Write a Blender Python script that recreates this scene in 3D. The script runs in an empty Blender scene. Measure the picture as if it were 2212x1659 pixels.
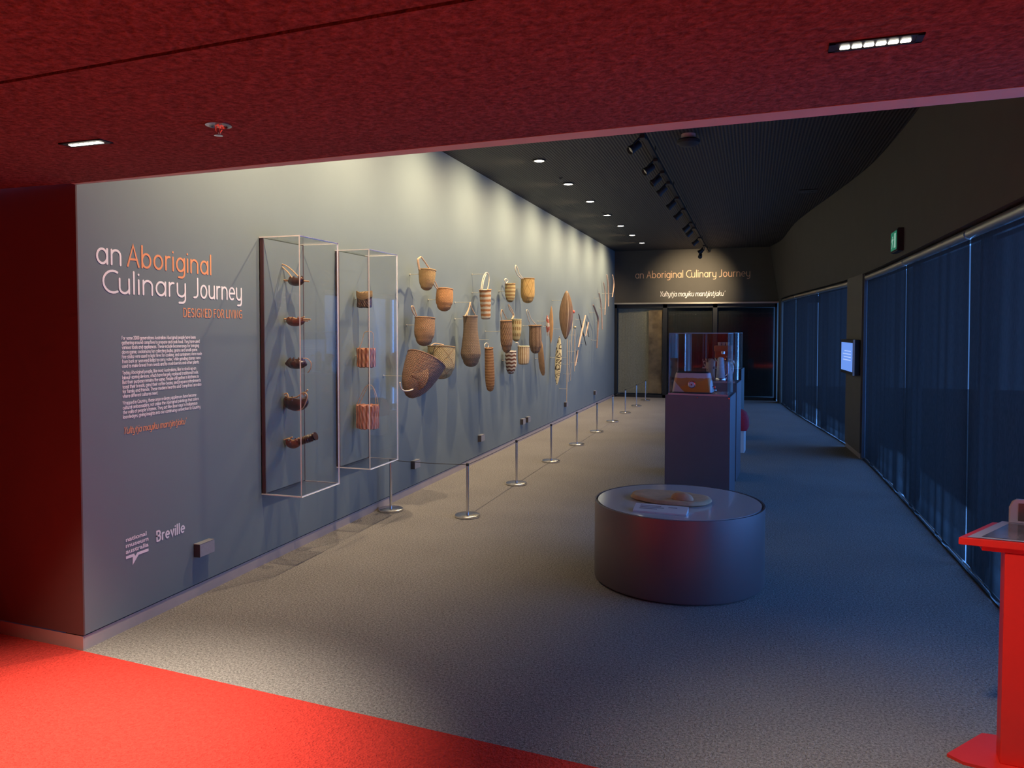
import bpy, math, random
from mathutils import Vector, Matrix
random.seed(7)
S = bpy.context.scene
COL = S.collection

# ---------------------------------------------------------------- camera
F, PX, PY, H = 1640.0, 1106.0, 772.0, 1.65
_Y = Vector((518, 58, -F)).normalized()
_Z = Vector((56, 45228, 1640.0)); _Z = (_Z - _Z.dot(_Y)*_Y).normalized()
_X = _Y.cross(_Z) * 1.0
_X = Vector((_Y.y*_Z.z-_Y.z*_Z.y, _Y.z*_Z.x-_Y.x*_Z.z, _Y.x*_Z.y-_Y.y*_Z.x))
CM = Matrix((_X, _Y, _Z))            # camera space -> world
O = Vector((0, 0, H))
cam = bpy.data.cameras.new('camera')
cam.sensor_width = 36.0
cam.lens = F/2212*36.0
cam.shift_y = -57.5/2212
cam.clip_start = 0.05; cam.clip_end = 200
co = bpy.data.objects.new('camera', cam); COL.objects.link(co)
co.matrix_world = Matrix.Translation(O) @ CM.to_4x4()
S.camera = co

def at(px, py, ax, v):
    """the point seen at a pixel, on the real plane axis=v (walls, floor, ceiling)"""
    d = CM @ Vector((px-PX, -(py-PY), -F))
    return O + d*((v-O[ax])/d[ax])
def dist(p):
    return -(CM.transposed() @ (Vector(p)-O)).z
def size(npx, p):
    return npx*dist(p)/F

# ---------------------------------------------------------------- world and exposure
S.view_settings.view_transform = 'Standard'
S.view_settings.look = 'None'
S.view_settings.gamma = 1.0
S.view_settings.exposure = 0.0
S.view_settings.use_curve_mapping = False
W = bpy.data.worlds.new('dusk'); S.world = W; W.use_nodes = True
W.node_tree.nodes['Background'].inputs[0].default_value = (0.14, 0.36, 0.95, 1)
W.node_tree.nodes['Background'].inputs[1].default_value = .5
S.cycles.max_bounces = 10
S.cycles.diffuse_bounces = 5
S.cycles.transparent_max_bounces = 24
S.cycles.sample_clamp_indirect = 6.0
S.cycles.caustics_reflective = False
S.cycles.caustics_refractive = False

def lamp(kind, name, loc, energy, color, target=None, parent=None, **kw):
    l = bpy.data.lights.new(name, kind); l.energy = energy; l.color = color
    for k, v in kw.items(): setattr(l, k, v)
    o = bpy.data.objects.new(name, l); COL.objects.link(o)
    o.location = loc
    if target is not None:
        o.rotation_euler = (Vector(target)-Vector(loc)).to_track_quat('-Z', 'Y').to_euler()
    if parent is not None:
        o.parent = parent; o.location = Vector(loc) - parent.location
    return o
WARM = (1.0, 0.76, 0.47)
# daylight outside the window wall (the dusk sky beyond the blinds)
for (y0, y1, xa, xb) in ((2.3, 11.5, 1.95, 1.95), (11.5, 19.4, 1.85, 1.15)):
    lamp('AREA', 'daylight', ((xa+xb)/2, (y0+y1)/2, 1.35), 440*(y1-y0)/8, (0.125, 0.37, 1.0),
         target=((xa+xb)/2-4*math.cos(math.atan2(xa-xb, y1-y0)), (y0+y1)/2-4*math.sin(math.atan2(xa-xb, y1-y0)), 1.35), shape='RECTANGLE', size=(y1-y0), size_y=2.6)

# ---------------------------------------------------------------- mesh helpers
class MB:
    def __init__(s): s.v = []; s.f = []; s.mi = []; s.uv = {}
    def add(s, vs, fs, mi=0, M=None):
        n = len(s.v)
        s.v += [tuple(M @ Vector(v)) if M is not None else tuple(v) for v in vs]
        for f in fs:
            s.f.append(tuple(i+n for i in f)); s.mi.append(mi)
        return s
    def box(s, a, b, mi=0, M=None):
        x0, y0, z0 = a; x1, y1, z1 = b
        vs = [(x0,y0,z0),(x1,y0,z0),(x1,y1,z0),(x0,y1,z0),(x0,y0,z1),(x1,y0,z1),(x1,y1,z1),(x0,y1,z1)]
        return s.add(vs, [(0,3,2,1),(4,5,6,7),(0,1,5,4),(1,2,6,5),(2,3,7,6),(3,0,4,7)], mi, M)
    def tube(s, pts, r, seg=8, mi=0, M=None, cap=True, closed=False, flat=1.0):
        pts = [Vector(p) for p in pts]; n = len(pts)
        rr = r if isinstance(r, (list, tuple)) else [r]*n
        vs = []; up = None
        for i, p in enumerate(pts):
            if closed: t = pts[(i+1) % n]-pts[i-1]
            else: t = pts[min(i+1, n-1)]-pts[max(i-1, 0)]
            t = t.normalized() if t.length > 1e-9 else Vector((0,0,1))
            if up is None: up = Vector((0,0,1)) if abs(t.z) < .9 else Vector((1,0,0))
            a = (up - t*up.dot(t))
            if a.length < 1e-6: a = t.orthogonal()
            a.normalize(); b = t.cross(a); up = a
            for k in range(seg):
                th = 2*math.pi*k/seg
                vs.append(p + (a*math.cos(th)*flat + b*math.sin(th))*rr[i])
        fs = []
        for i in range(n if closed else n-1):
            j = (i+1) % n
            for k in range(seg):
                k2 = (k+1) % seg
                fs.append((i*seg+k, i*seg+k2, j*seg+k2, j*seg+k))
        if cap and not closed:
            fs.append(tuple(range(seg-1, -1, -1))); fs.append(tuple((n-1)*seg+k for k in range(seg)))
        return s.add(vs, fs, mi, M)
    def cyl(s, p, z0, z1, r, seg=32, mi=0, M=None):
        return s.tube([(p[0],p[1],z0),(p[0],p[1],z1)], r, seg, mi, M)
    def lathe(s, prof, seg=32, mi=0, M=None, sx=1.0, sy=1.0, fn=None, uv=True):
        """prof = [(r, z)]; fn(theta, i, r, z) -> (r, z)"""
        n0 = len(s.v); vs = []; fs = []; m = len(prof)
        tot = sum(math.dist(prof[i], prof[i+1]) for i in range(m-1)) or 1
        acc = [0]
        for i in range(m-1): acc.append(acc[-1]+math.dist(prof[i], prof[i+1])/tot)
        for i, (r, z) in enumerate(prof):
            for k in range(seg):
                th = 2*math.pi*k/seg
                R, Z = fn(th, i, r, z) if fn else (r, z)
                vs.append((R*math.cos(th)*sx, R*math.sin(th)*sy, Z))
        base = len(s.f)
        for i in range(m-1):
            for k in range(seg):
                k2 = (k+1) % seg
                fs.append((i*seg+k, i*seg+k2, (i+1)*seg+k2, (i+1)*seg+k))
                s.uv[base+len(fs)-1] = [(k/seg, acc[i]), ((k+1)/seg, acc[i]), ((k+1)/seg, acc[i+1]), (k/seg, acc[i+1])]
        if prof[0][0] > 1e-5: fs.append(tuple(range(seg-1, -1, -1)))
        if prof[-1][0] > 1e-5: fs.append(tuple((m-1)*seg+k for k in range(seg)))
        return s.add(vs, fs, mi, M)
    def prism(s, poly, y0, y1, mi=0, M=None):
        """poly in (x,z), extruded along y"""
        n = len(poly)
        vs = [(x,y0,z) for x,z in poly]+[(x,y1,z) for x,z in poly]
        fs = [tuple(range(n)), tuple(range(2*n-1, n-1, -1))]
        fs += [(i, i+n, (i+1) % n+n, (i+1) % n) for i in range(n)]
        return s.add(vs, fs, mi, M)
    def slab(s, poly, z0, z1, mi=0, M=None):
        """poly in (x,y), extruded along z"""
        n = len(poly)
        vs = [(x,y,z0) for x,y in poly]+[(x,y,z1) for x,y in poly]
        fs = [tuple(range(n-1,-1,-1)), tuple(range(n, 2*n))]
        fs += [(i, (i+1) % n, (i+1) % n+n, i+n) for i in range(n)]
        return s.add(vs, fs, mi, M)
    def build(s, name, mats, parent=None, smooth=False, bevel=0, origin=None):
        me = bpy.data.meshes.new(name)
        org = Vector(origin) if origin is not None else Vector((0,0,0))
        me.from_pydata([tuple(Vector(v)-org) for v in s.v], [], s.f)
        mats = mats if isinstance(mats, (list, tuple)) else [mats]
        for m in mats: me.materials.append(m)
        for p, mi in zip(me.polygons, s.mi): p.material_index = mi; p.use_smooth = smooth
        if s.uv:
            ul = me.uv_layers.new(name='UVMap')
            for p in me.polygons:
                q = s.uv.get(p.index)
                if q and len(q) == p.loop_total:
                    for li, c in zip(p.loop_indices, q): ul.data[li].uv = c
        me.update()
        o = bpy.data.objects.new(name, me); COL.objects.link(o)
        if origin is not None: o.location = org
        if parent is not None: o.parent = parent
        if smooth:
            try: me.set_sharp_from_angle(angle=math.radians(40))
            except Exception: pass
        if bevel:
            b = o.modifiers.new('bevel', 'BEVEL'); b.width = bevel; b.segments = 3; b.limit_method = 'ANGLE'
        return o

def tag(o, label=None, cat=None, group=None, kind=None):
    if label: o['label'] = label
    if cat: o['category'] = cat
    if group: o['group'] = group
    if kind: o['kind'] = kind
    return o
def thing(name, label, cat, loc=(0,0,0), rz=0, group=None):
    o = bpy.data.objects.new(name, None); COL.objects.link(o)
    o.empty_display_size = .1
    o.location = loc; o.rotation_euler = (0,0,rz)
    return tag(o, label, cat, group)
def struct(o, label=None, cat=None):
    o['kind'] = 'structure'
    return tag(o, label, cat)
def RZ(a): return Matrix.Rotation(a, 4, 'Z')
def T(*v): return Matrix.Translation(Vector(v))

# ---------------------------------------------------------------- materials
def nt(name):
    m = bpy.data.materials.new(name); m.use_nodes = True
    t = m.node_tree; b = t.nodes['Principled BSDF']
    return m, t, b
def N(t, kind, **kw):
    n = t.nodes.new(kind)
    for k, v in kw.items(): setattr(n, k, v)
    return n
def L(t, a, b): t.links.new(a, b)
def math_(t, op, a, b=None, c=None):
    n = N(t, 'ShaderNodeMath', operation=op)
    for i, v in enumerate((a, b, c)):
        if v is None: continue
        if isinstance(v, (int, float)): n.inputs[i].default_value = v
        else: L(t, v, n.inputs[i])
    return n.outputs[0]
def mixc(t, fac, a, b):
    n = N(t, 'ShaderNodeMix', data_type='RGBA')
    for sock, v in ((n.inputs[0], fac), (n.inputs[6], a), (n.inputs[7], b)):
        if isinstance(v, (int, float)): sock.default_value = v
        elif isinstance(v, (tuple, list)): sock.default_value = (*v[:3], 1)
        else: L(t, v, sock)
    return n.outputs[2]
def plain(name, col, rough=.6, metal=0.0, noise=0.0, scale=30, bump=0.0, spec=None, coat=0, coords='Object', stretch=None):
    m, t, b = nt(name)
    b.inputs['Base Color'].default_value = (*col, 1)
    b.inputs['Roughness'].default_value = rough
    b.inputs['Metallic'].default_value = metal
    if spec is not None: b.inputs['Specular IOR Level'].default_value = spec
    if coat: b.inputs['Coat Weight'].default_value = coat
    if noise or bump:
        tc = N(t, 'ShaderNodeTexCoord'); n = N(t, 'ShaderNodeTexNoise')
        n.inputs['Scale'].default_value = scale; n.inputs['Detail'].default_value = 4
        if stretch:
            mp = N(t, 'ShaderNodeMapping'); mp.inputs['Scale'].default_value = stretch
            L(t, tc.outputs[coords], mp.inputs[0]); L(t, mp.outputs[0], n.inputs['Vector'])
        else: L(t, tc.outputs[coords], n.inputs['Vector'])
        if noise:
            f = math_(t, 'MULTIPLY_ADD', n.outputs[0], 1.6, -.3)
            c = mixc(t, f, [max(0, x*(1-noise)) for x in col], [min(1, x*(1+noise)) for x in col])
            L(t, c, b.inputs['Base Color'])
        if bump:
            bp = N(t, 'ShaderNodeBump'); bp.inputs['Strength'].default_value = 1; bp.inputs['Distance'].default_value = bump
            L(t, n.outputs[0], bp.inputs['Height']); L(t, bp.outputs[0], b.inputs['Normal'])
    return m
def emit(name, col, s):
    m, t, b = nt(name)
    b.inputs['Base Color'].default_value = (0,0,0,1)
    b.inputs['Emission Color'].default_value = (*col, 1); b.inputs['Emission Strength'].default_value = s
    return m
def carpet(name, col, var, fine=420, bumpd=.004):
    m, t, b = nt(name)
    tc = N(t, 'ShaderNodeTexCoord')
    n1 = N(t, 'ShaderNodeTexNoise'); n1.inputs['Scale'].default_value = fine; n1.inputs['Detail'].default_value = 2
    n2 = N(t, 'ShaderNodeTexNoise'); n2.inputs['Scale'].default_value = fine/2.2; n2.inputs['Detail'].default_value = 3
    n3 = N(t, 'ShaderNodeTexNoise'); n3.inputs['Scale'].default_value = 1.3
    for n in (n1, n2, n3): L(t, tc.outputs['Object'], n.inputs['Vector'])
    f = math_(t, 'ADD', math_(t, 'MULTIPLY', n1.outputs[0], .5), math_(t, 'MULTIPLY', n2.outputs[0], .5))
    f = math_(t, 'MULTIPLY_ADD', f, 3.6, -1.3)
    f = math_(t, 'ADD', f, math_(t, 'MULTIPLY_ADD', n3.outputs[0], .3, -.15))
    c = mixc(t, f, [x*(1-var) for x in col], [min(1, x*(1+var)) for x in col])
    c.node.clamp_factor = True
    L(t, c, b.inputs['Base Color'])
    b.inputs['Roughness'].default_value = 1; b.inputs['Specular IOR Level'].default_value = .1
    bp = N(t, 'ShaderNodeBump'); bp.inputs['Distance'].default_value = bumpd; bp.inputs['Strength'].default_value = 1
    L(t, f, bp.inputs['Height']); L(t, bp.outputs[0], b.inputs['Normal'])
    return m
M = {}
M['carpet'] = carpet('grey_carpet', (.32, .302, .29), .50, 185, .005)
M['red_carpet'] = carpet('red_carpet', (.68, .055, .042), .16, 120, .006)
M['felt'] = carpet('red_felt', (.165, .082, .066), .38, 75, .003)
M['wall'] = plain('blue_grey_paint', (.185, .228, .238), .55, noise=.03, scale=3, spec=.25)
M['wall_dark'] = plain('charcoal_paint', (.105, .098, .085), .7, noise=.05, scale=4, spec=.2)
M['wall_brown'] = plain('grey_brown_paint', (.135, .085, .08), .7, noise=.04, scale=3, spec=.2)  # grey-brown paint, looking red only under the foyer bounce
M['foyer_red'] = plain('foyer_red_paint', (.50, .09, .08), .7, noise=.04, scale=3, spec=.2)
M['skirt'] = plain('skirting_beige', (.45, .38, .35), .5, noise=.06, scale=12)
M['strip'] = plain('ceiling_trim_grey', (.50, .50, .38), .45, noise=.05, scale=10)
M['black'] = plain('black_metal', (.012, .012, .013), .45)
M['blackrub'] = plain('black_plastic', (.02, .02, .022), .6)
M['steel'] = plain('brushed_steel', (.72, .71, .70), .22, 1.0, noise=.05, scale=80)
M['chrome'] = plain('chrome', (.85, .85, .86), .1, 1.0)
M['alum'] = plain('aluminium', (.62, .60, .56), .38, 1.0)
M['mull'] = plain('dark_mullion', (.03, .033, .038), .4, .3)
M['white'] = plain('white_vinyl', (.98, .93, .90), .5)
M['orange'] = plain('orange_vinyl', (.88, .36, .16), .5)
M['peach'] = plain('peach_vinyl', (.80, .47, .28), .5)
M['plinth'] = plain('plinth_paint', (.17, .155, .18), .42, .35, noise=.05, scale=6, spec=.35)
M['standred'] = plain('stand_red', (.90, .035, .022), .4, noise=.03, scale=8)
M['pin'] = plain('brass_pin', (.80, .76, .66), .35, .7)
M['cord'] = plain('tan_cord', (.62, .42, .25), .85, noise=.25, scale=120, bump=.001)
M['cordpale'] = plain('pale_cord', (.78, .66, .48), .85, noise=.2, scale=120)
M['kelp'] = plain('dried_kelp', (.075, .035, .025), .28, noise=.6, scale=24, bump=.004, coat=.3)
M['kelpred'] = plain('red_kelp', (.16, .05, .03), .3, noise=.5, scale=20, bump=.004, coat=.3)
M['toastmetal'] = plain('pale_metal', (.62, .68, .76), .3, .5)
M['cream'] = plain('card_white', (.86, .84, .86), .4)
M['drumtop'] = plain('drum_top_white', (.66, .62, .66), .16, spec=.6, coat=.6)

def ribbed(name, col, axis, period, depth):
    m, t, b = nt(name)
    tc = N(t, 'ShaderNodeTexCoord'); sp = N(t, 'ShaderNodeSeparateXYZ'); L(t, tc.outputs['Object'], sp.inputs[0])
    s = math_(t, 'SINE', math_(t, 'MULTIPLY', sp.outputs[axis], 2*math.pi/period))
    s2 = math_(t, 'SINE', math_(t, 'MULTIPLY', sp.outputs[1-axis], 2*math.pi/period))
    f = math_(t, 'MULTIPLY_ADD', s, .4, .5)
    f = math_(t, 'ADD', f, math_(t, 'MULTIPLY', s2, .12))
    L(t, mixc(t, f, [c*.25 for c in col], [c*1.6 for c in col]), b.inputs['Base Color'])
    bp = N(t, 'ShaderNodeBump'); bp.inputs['Distance'].default_value = depth; L(t, f, bp.inputs['Height']); L(t, bp.outputs[0], b.inputs['Normal'])
    b.inputs['Roughness'].default_value = .6; b.inputs['Specular IOR Level'].default_value = .3
    return m
M['ceil'] = ribbed('perforated_black_ceiling', (.045, .042, .038), 0, .034, .004)

def blind_mat(name, col, trans_tint, openness, power, translucency):
    """woven sun-screen cloth: the holes of the weave close up as light crosses it at a slant"""
    m = bpy.data.materials.new(name); m.use_nodes = True; t = m.node_tree
    for n in list(t.nodes): t.nodes.remove(n)
    out = N(t, 'ShaderNodeOutputMaterial')
    lw = N(t, 'ShaderNodeLayerWeight'); lw.inputs['Blend'].default_value = .5
    c = math_(t, 'SUBTRACT', 1.0, lw.outputs['Facing'])
    w = math_(t, 'MULTIPLY', math_(t, 'POWER', c, power), openness)
    tc = N(t, 'ShaderNodeTexCoord'); n = N(t, 'ShaderNodeTexNoise'); n.inputs['Scale'].default_value = 90
    mp = N(t, 'ShaderNodeMapping'); mp.inputs['Scale'].default_value = (1, 1, .3)
    L(t, tc.outputs['Object'], mp.inputs[0]); L(t, mp.outputs[0], n.inputs['Vector'])
    cc = mixc(t, n.outputs[0], [x*.6 for x in col], [x*1.4 for x in col])
    tr = N(t, 'ShaderNodeBsdfTransparent'); tr.inputs[0].default_value = (*trans_tint, 1)
    tl = N(t, 'ShaderNodeBsdfTranslucent'); L(t, cc, tl.inputs[0])
    di = N(t, 'ShaderNodeBsdfDiffuse'); L(t, cc, di.inputs[0])
    m1 = N(t, 'ShaderNodeMixShader'); m1.inputs[0].default_value = translucency
    L(t, di.outputs[0], m1.inputs[1]); L(t, tl.outputs[0], m1.inputs[2])
    m2 = N(t, 'ShaderNodeMixShader'); L(t, w, m2.inputs[0]); L(t, m1.outputs[0], m2.inputs[1]); L(t, tr.outputs[0], m2.inputs[2])
    L(t, m2.outputs[0], out.inputs[0])
    return m
M['blind'] = blind_mat('sunscreen_blind', (.034, .036, .039), (.9, .95, 1), .44, 1.9, .12)
M['endblind'] = blind_mat('screen_cloth', (.42, .38, .28), (1, 1, 1), .02, 2.0, .1)
M['endblinddark'] = blind_mat('dark_screen_cloth', (.035, .036, .034), (1, 1, 1), .02, 2.0, .1)

def thinglass(name, tint, rough=.0, refl=1.0):
    m = bpy.data.materials.new(name); m.use_nodes = True; t = m.node_tree
    for n in list(t.nodes): t.nodes.remove(n)
    out = N(t, 'ShaderNodeOutputMaterial'); fr = N(t, 'ShaderNodeFresnel'); ge = N(t, 'ShaderNodeNewGeometry'); L(t, math_(t, 'MULTIPLY_ADD', ge.outputs['Backfacing'], 1/1.49-1.49, 1.49), fr.inputs[0])
    tr = N(t, 'ShaderNodeBsdfTransparent'); tr.inputs[0].default_value = (*tint, 1)
    gl = N(t, 'ShaderNodeBsdfGlossy'); gl.inputs['Roughness'].default_value = rough
    mx = N(t, 'ShaderNodeMixShader'); L(t, math_(t, 'MULTIPLY', fr.outputs[0], refl), mx.inputs[0])
    L(t, tr.outputs[0], mx.inputs[1]); L(t, gl.outputs[0], mx.inputs[2]); L(t, mx.outputs[0], out.inputs[0])
    return m
M['acrylic'] = thinglass('clear_acrylic', (.99, .99, .99), 0, .6)
M['glass'] = thinglass('window_glass', (.9, .93, .95), 0, .4)
M['edge'] = plain('acrylic_edge', (.95, .95, .96), .3, spec=.8)
M['edge'].node_tree.nodes['Principled BSDF'].inputs['Transmission Weight'].default_value = 0

def uvmat(name, a, b_, kind, n=8, k=24, rough=.85, weave=(60, 40), c=None):
    """woven fibre: pattern and weave relief follow the turned surface"""
    m, t, b = nt(name)
    uv = N(t, 'ShaderNodeUVMap'); uv.uv_map = 'UVMap'
    sp = N(t, 'ShaderNodeSeparateXYZ'); L(t, uv.outputs[0], sp.inputs[0]); u, v = sp.outputs[0], sp.outputs[1]
    tc = N(t, 'ShaderNodeTexCoord'); nz = N(t, 'ShaderNodeTexNoise'); nz.inputs['Scale'].default_value = 22; nz.inputs['Detail'].default_value = 3
    L(t, tc.outputs['Object'], nz.inputs['Vector'])
    jit = math_(t, 'MULTIPLY_ADD', nz.outputs[0], .05, -.025)
    su = math_(t, 'SINE', math_(t, 'MULTIPLY', u, 2*math.pi*weave[0]))
    sv = math_(t, 'SINE', math_(t, 'MULTIPLY', v, 2*math.pi*weave[1]))
    wv = math_(t, 'MULTIPLY', su, sv)
    if kind == 'weave': f = math_(t, 'ADD', math_(t, 'MULTIPLY_ADD', sv, .26, .38), math_(t, 'MULTIPLY_ADD', su, .12, math_(t, 'MULTIPLY', nz.outputs[0], .3)))
    elif kind == 'bands': f = math_(t, 'GREATER_THAN', math_(t, 'SINE', math_(t, 'MULTIPLY', math_(t, 'ADD', v, jit), 2*math.pi*n)), 0)
    elif kind == 'vbands': f = math_(t, 'GREATER_THAN', math_(t, 'SINE', math_(t, 'MULTIPLY', math_(t, 'ADD', u, math_(t,'MULTIPLY',jit,.3)), 2*math.pi*n)), 0.2)
    elif kind == 'zig':
        tri = math_(t, 'PINGPONG', math_(t, 'MULTIPLY', u, k), .5)
        f = math_(t, 'GREATER_THAN', math_(t, 'SINE', math_(t, 'MULTIPLY', math_(t, 'ADD', v, math_(t, 'MULTIPLY', tri, .08)), 2*math.pi*n)), 0)
    elif kind == 'diamond':
        p1 = math_(t, 'PINGPONG', math_(t, 'MULTIPLY', u, n), .5)
        p2 = math_(t, 'PINGPONG', math_(t, 'MULTIPLY', v, 2.2), .5)
        d = math_(t, 'ABSOLUTE', math_(t, 'SUBTRACT', p1, p2))
        f = math_(t, 'LESS_THAN', d, .035)
    elif kind == 'dots':
        d1 = math_(t, 'ABSOLUTE', math_(t, 'SINE', math_(t, 'MULTIPLY', u, math.pi*n)))
        d2 = math_(t, 'ABSOLUTE', math_(t, 'SINE', math_(t, 'MULTIPLY', v, math.pi*k)))
        f = math_(t, 'GREATER_THAN', math_(t, 'MULTIPLY', d1, d2), .6)
    f = math_(t, 'MINIMUM', math_(t, 'MAXIMUM', f, 0), 1)
    col = mixc(t, f, a, b_)
    dark = math_(t, 'MULTIPLY_ADD', nz.outputs[0], .55, .72)
    vm = N(t, 'ShaderNodeVectorMath', operation='SCALE'); L(t, col, vm.inputs[0]); L(t, math_(t, 'MULTIPLY', dark, math_(t, 'MULTIPLY_ADD', wv, .12, 1.0)), vm.inputs['Scale'])
    L(t, vm.outputs[0], b.inputs['Base Color'])
    bp = N(t, 'ShaderNodeBump'); bp.inputs['Distance'].default_value = .003; L(t, wv, bp.inputs['Height']); L(t, bp.outputs[0], b.inputs['Normal'])
    b.inputs['Roughness'].default_value = rough; b.inputs['Specular IOR Level'].default_value = .2
    return m

# ---------------------------------------------------------------- room shell
XW = -3.25; YE = 18.72; ZC = 3.6; ZF = 2.38
def PLy(x): return 3.0 - .083*(x+3.25)          # portal line between foyer and gallery
def interp(tab, y):
    if y <= tab[0][0]: return tab[0][1]
    for i in range(len(tab)-1):
        (a, b), (c, d) = tab[i], tab[i+1]
        if y <= c:
            sl = (d-b)/(c-a)
            m0 = sl if i == 0 else (d-tab[i-1][1])/(c-tab[i-1][0])
            m1 = sl if i == len(tab)-2 else (tab[i+2][1]-b)/(tab[i+2][0]-a)
            t = (y-a)/(c-a); h = c-a
            return (2*t**3-3*t*t+1)*b+(t**3-2*t*t+t)*h*m0+(3*t*t-2*t**3)*d+(t**3-t*t)*h*m1
    return tab[-1][1]
WF = [(2.3,1.39),(9.0,1.375),(10.62,1.34),(11.7,1.285),(14.0,1.03),(16.2,.78),(17.6,.66),(18.72,.585)]
WT = [(2.3,1.385),(7.2,1.375),(8.6,1.365),(9.9,1.31),(11.0,1.19),(11.8,1.09),(13.2,.90),(14.6,.74),(16,.66),(17.5,.58),(18.72,.38)]
def wf(y): return interp(WF, y)
def wt(y): return interp(WT, y)

x_r = 5.0
b = MB(); b.slab([(XW-.1, PLy(XW-.1)), (x_r, PLy(x_r)), (x_r, 19.6), (XW-.1, 19.6)], -.1, 0)
struct(b.build('floor', M['carpet']), 'grey speckled carpet of the long gallery', 'floor')
b = MB(); b.slab([(-6.5,-5), (x_r,-5), (x_r, PLy(x_r)), (XW-.1, PLy(XW-.1)), (XW-.1, 3.2), (-6.5, 3.35)], -.1, .002)
struct(b.build('floor.001', M['red_carpet']), 'bright red carpet of the foyer in the foreground', 'floor')
# gallery left wall: proud panel over a set-back skirting
b = MB(); b.box((XW-.14, 3.012, .082), (XW, YE, ZC))
wl = struct(b.build('wall_left', M['wall']), 'long blue grey display wall hung with baskets', 'wall')
b = MB(); b.box((XW-.13, 3.012, 0), (XW-.006, YE, .074)); b.box((XW-.13, 3.013, .074), (XW-.03, YE, .0825), 1)
struct(b.build('baseboard_left', [M['skirt'], M['black']]), 'pale beige skirting under the long display wall', 'skirting')
# foyer wall to the left of the corner
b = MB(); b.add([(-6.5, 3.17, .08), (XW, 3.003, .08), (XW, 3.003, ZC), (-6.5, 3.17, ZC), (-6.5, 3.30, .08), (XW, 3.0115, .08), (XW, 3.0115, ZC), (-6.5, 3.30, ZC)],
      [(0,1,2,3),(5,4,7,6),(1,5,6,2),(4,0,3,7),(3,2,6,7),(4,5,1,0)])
struct(b.build('wall_front', M['wall_brown']), 'dark grey brown foyer wall at the left edge', 'wall')
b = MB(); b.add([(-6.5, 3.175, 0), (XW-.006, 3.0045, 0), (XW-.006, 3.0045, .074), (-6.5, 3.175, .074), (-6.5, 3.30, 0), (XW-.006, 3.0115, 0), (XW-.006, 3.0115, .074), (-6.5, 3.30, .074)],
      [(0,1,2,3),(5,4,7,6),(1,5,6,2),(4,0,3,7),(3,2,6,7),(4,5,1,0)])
struct(b.build('baseboard_front', M['skirt']), 'skirting under the dark grey brown foyer wall', 'skirting')
# foyer ceiling, two felt panels parted by a dark groove, and the pale trim at its edge
g0 = at(0, 178, 2, ZF); g1 = at(1000, 0, 2, ZF); gs = (g1.y-g0.y)/(g1.x-g0.x)
def gy(x): return g0.y+gs*(x-g0.x)
b = MB(); b.slab([(-6.5, gy(-6.5)+.012), (x_r, gy(x_r)+.012), (x_r, PLy(x_r)-.02), (-3.25, PLy(-3.25)-.02), (-6.5, PLy(-3.25)+.05)], ZF, ZF+.03)
b.slab([(-6.5, -5), (x_r, -5), (x_r, gy(x_r)-.006), (-6.5, gy(-6.5)-.006)], ZF, ZF+.03)
b.slab([(-6.5, -5), (x_r, -5), (x_r, PLy(x_r)-.02), (-6.5, PLy(-3.25)-.02)], ZF+.03, ZF+.1, 1)
cf = struct(b.build('ceiling', [M['felt'], M['black']]), 'low dark red felt ceiling of the foyer', 'ceiling')
b = MB(); b.slab([(-3.25, PLy(-3.25)-.02), (x_r, PLy(x_r)-.02), (x_r, PLy(x_r)+.2), (1.0, PLy(1.0)+.10), (-.55, PLy(-.55)+.075), (-3.25, PLy(-3.25)+.008)], ZF-.002, ZF+.05)
struct(b.build('trim_1', M['strip']), 'pale grey trim along the edge of the red ceiling', 'trim')
b = MB(); b.slab([(-3.25, PLy(-3.25)+.0), (x_r, PLy(x_r)+.10), (x_r, PLy(x_r)-.3), (-3.25, PLy(-3.25)-.3)], ZF+.05, ZC+.05)
struct(b.build('wall_bulkhead', M['wall_dark']), 'bulkhead above the foyer opening', 'wall')
b = MB(); b.slab([(XW-.3, 2.4), (x_r, 2.4), (x_r, YE+.4), (XW-.3, YE+.4)], ZC, ZC+.1)
struct(b.build('ceiling.001', M['ceil']), 'high black ribbed ceiling of the gallery', 'ceiling')
# closing walls of the foyer behind and beside the camera
for nm, a, c in (('wall_back', (-6.5,-5.1,0), (x_r,-5,ZF)), ('wall_foyer_left', (-6.6,-5,0), (-6.5,3.3,ZF)), ('wall_foyer_right', (x_r,-5,0), (x_r+.1,2.5,ZF))):
    b = MB(); b.box(a, c); struct(b.build(nm, M['foyer_red']), 'red foyer wall out of view', 'wall')
# right-hand window wall: curved header, pier, far return
ys = [2.3+.35*i for i in range(47)]+[YE]
b = MB(); n = len(ys)
vs = [(wf(y), y, 2.375) for y in ys]+[(wt(y), y, ZC) for y in ys]+[(wf(y)+.3, y, 2.375) for y in ys]+[(wf(y)+.3, y, ZC) for y in ys]
fs = []
for i in range(n-1):
    fs += [(i, i+1, n+i+1, n+i), (2*n+i, 2*n+i+1, i+1, i), (3*n+i, 3*n+i+1, 2*n+i+1, 2*n+i)]
b.add(vs, fs)
b.slab([(wf(2.3), 2.3), (x_r, 2.3), (x_r, 2.45), (wf(2.45), 2.45)], 0, ZC)
struct(b.build('wall_right', M['wall_dark'], smooth=True), 'dark curved wall above the blinds', 'wall')
b = MB(); b.slab([(wf(10.62), 10.62), (wf(10.62)+.17, 10.62), (wf(11.72)+.17, 11.72), (wf(11.72), 11.72)], .07, 2.38)
b.slab([(wf(10.62)+.01, 10.63), (wf(10.62)+.16, 10.63), (wf(11.72)+.16, 11.71), (wf(11.72)+.01, 11.71)], 0, .08, 1)
struct(b.build('wall_pier', [plain('pier_paint', (.16,.145,.125), .7, noise=.06, scale=3), M['skirt']]), 'narrow wall pier between the two runs of blinds', 'wall')
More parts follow.
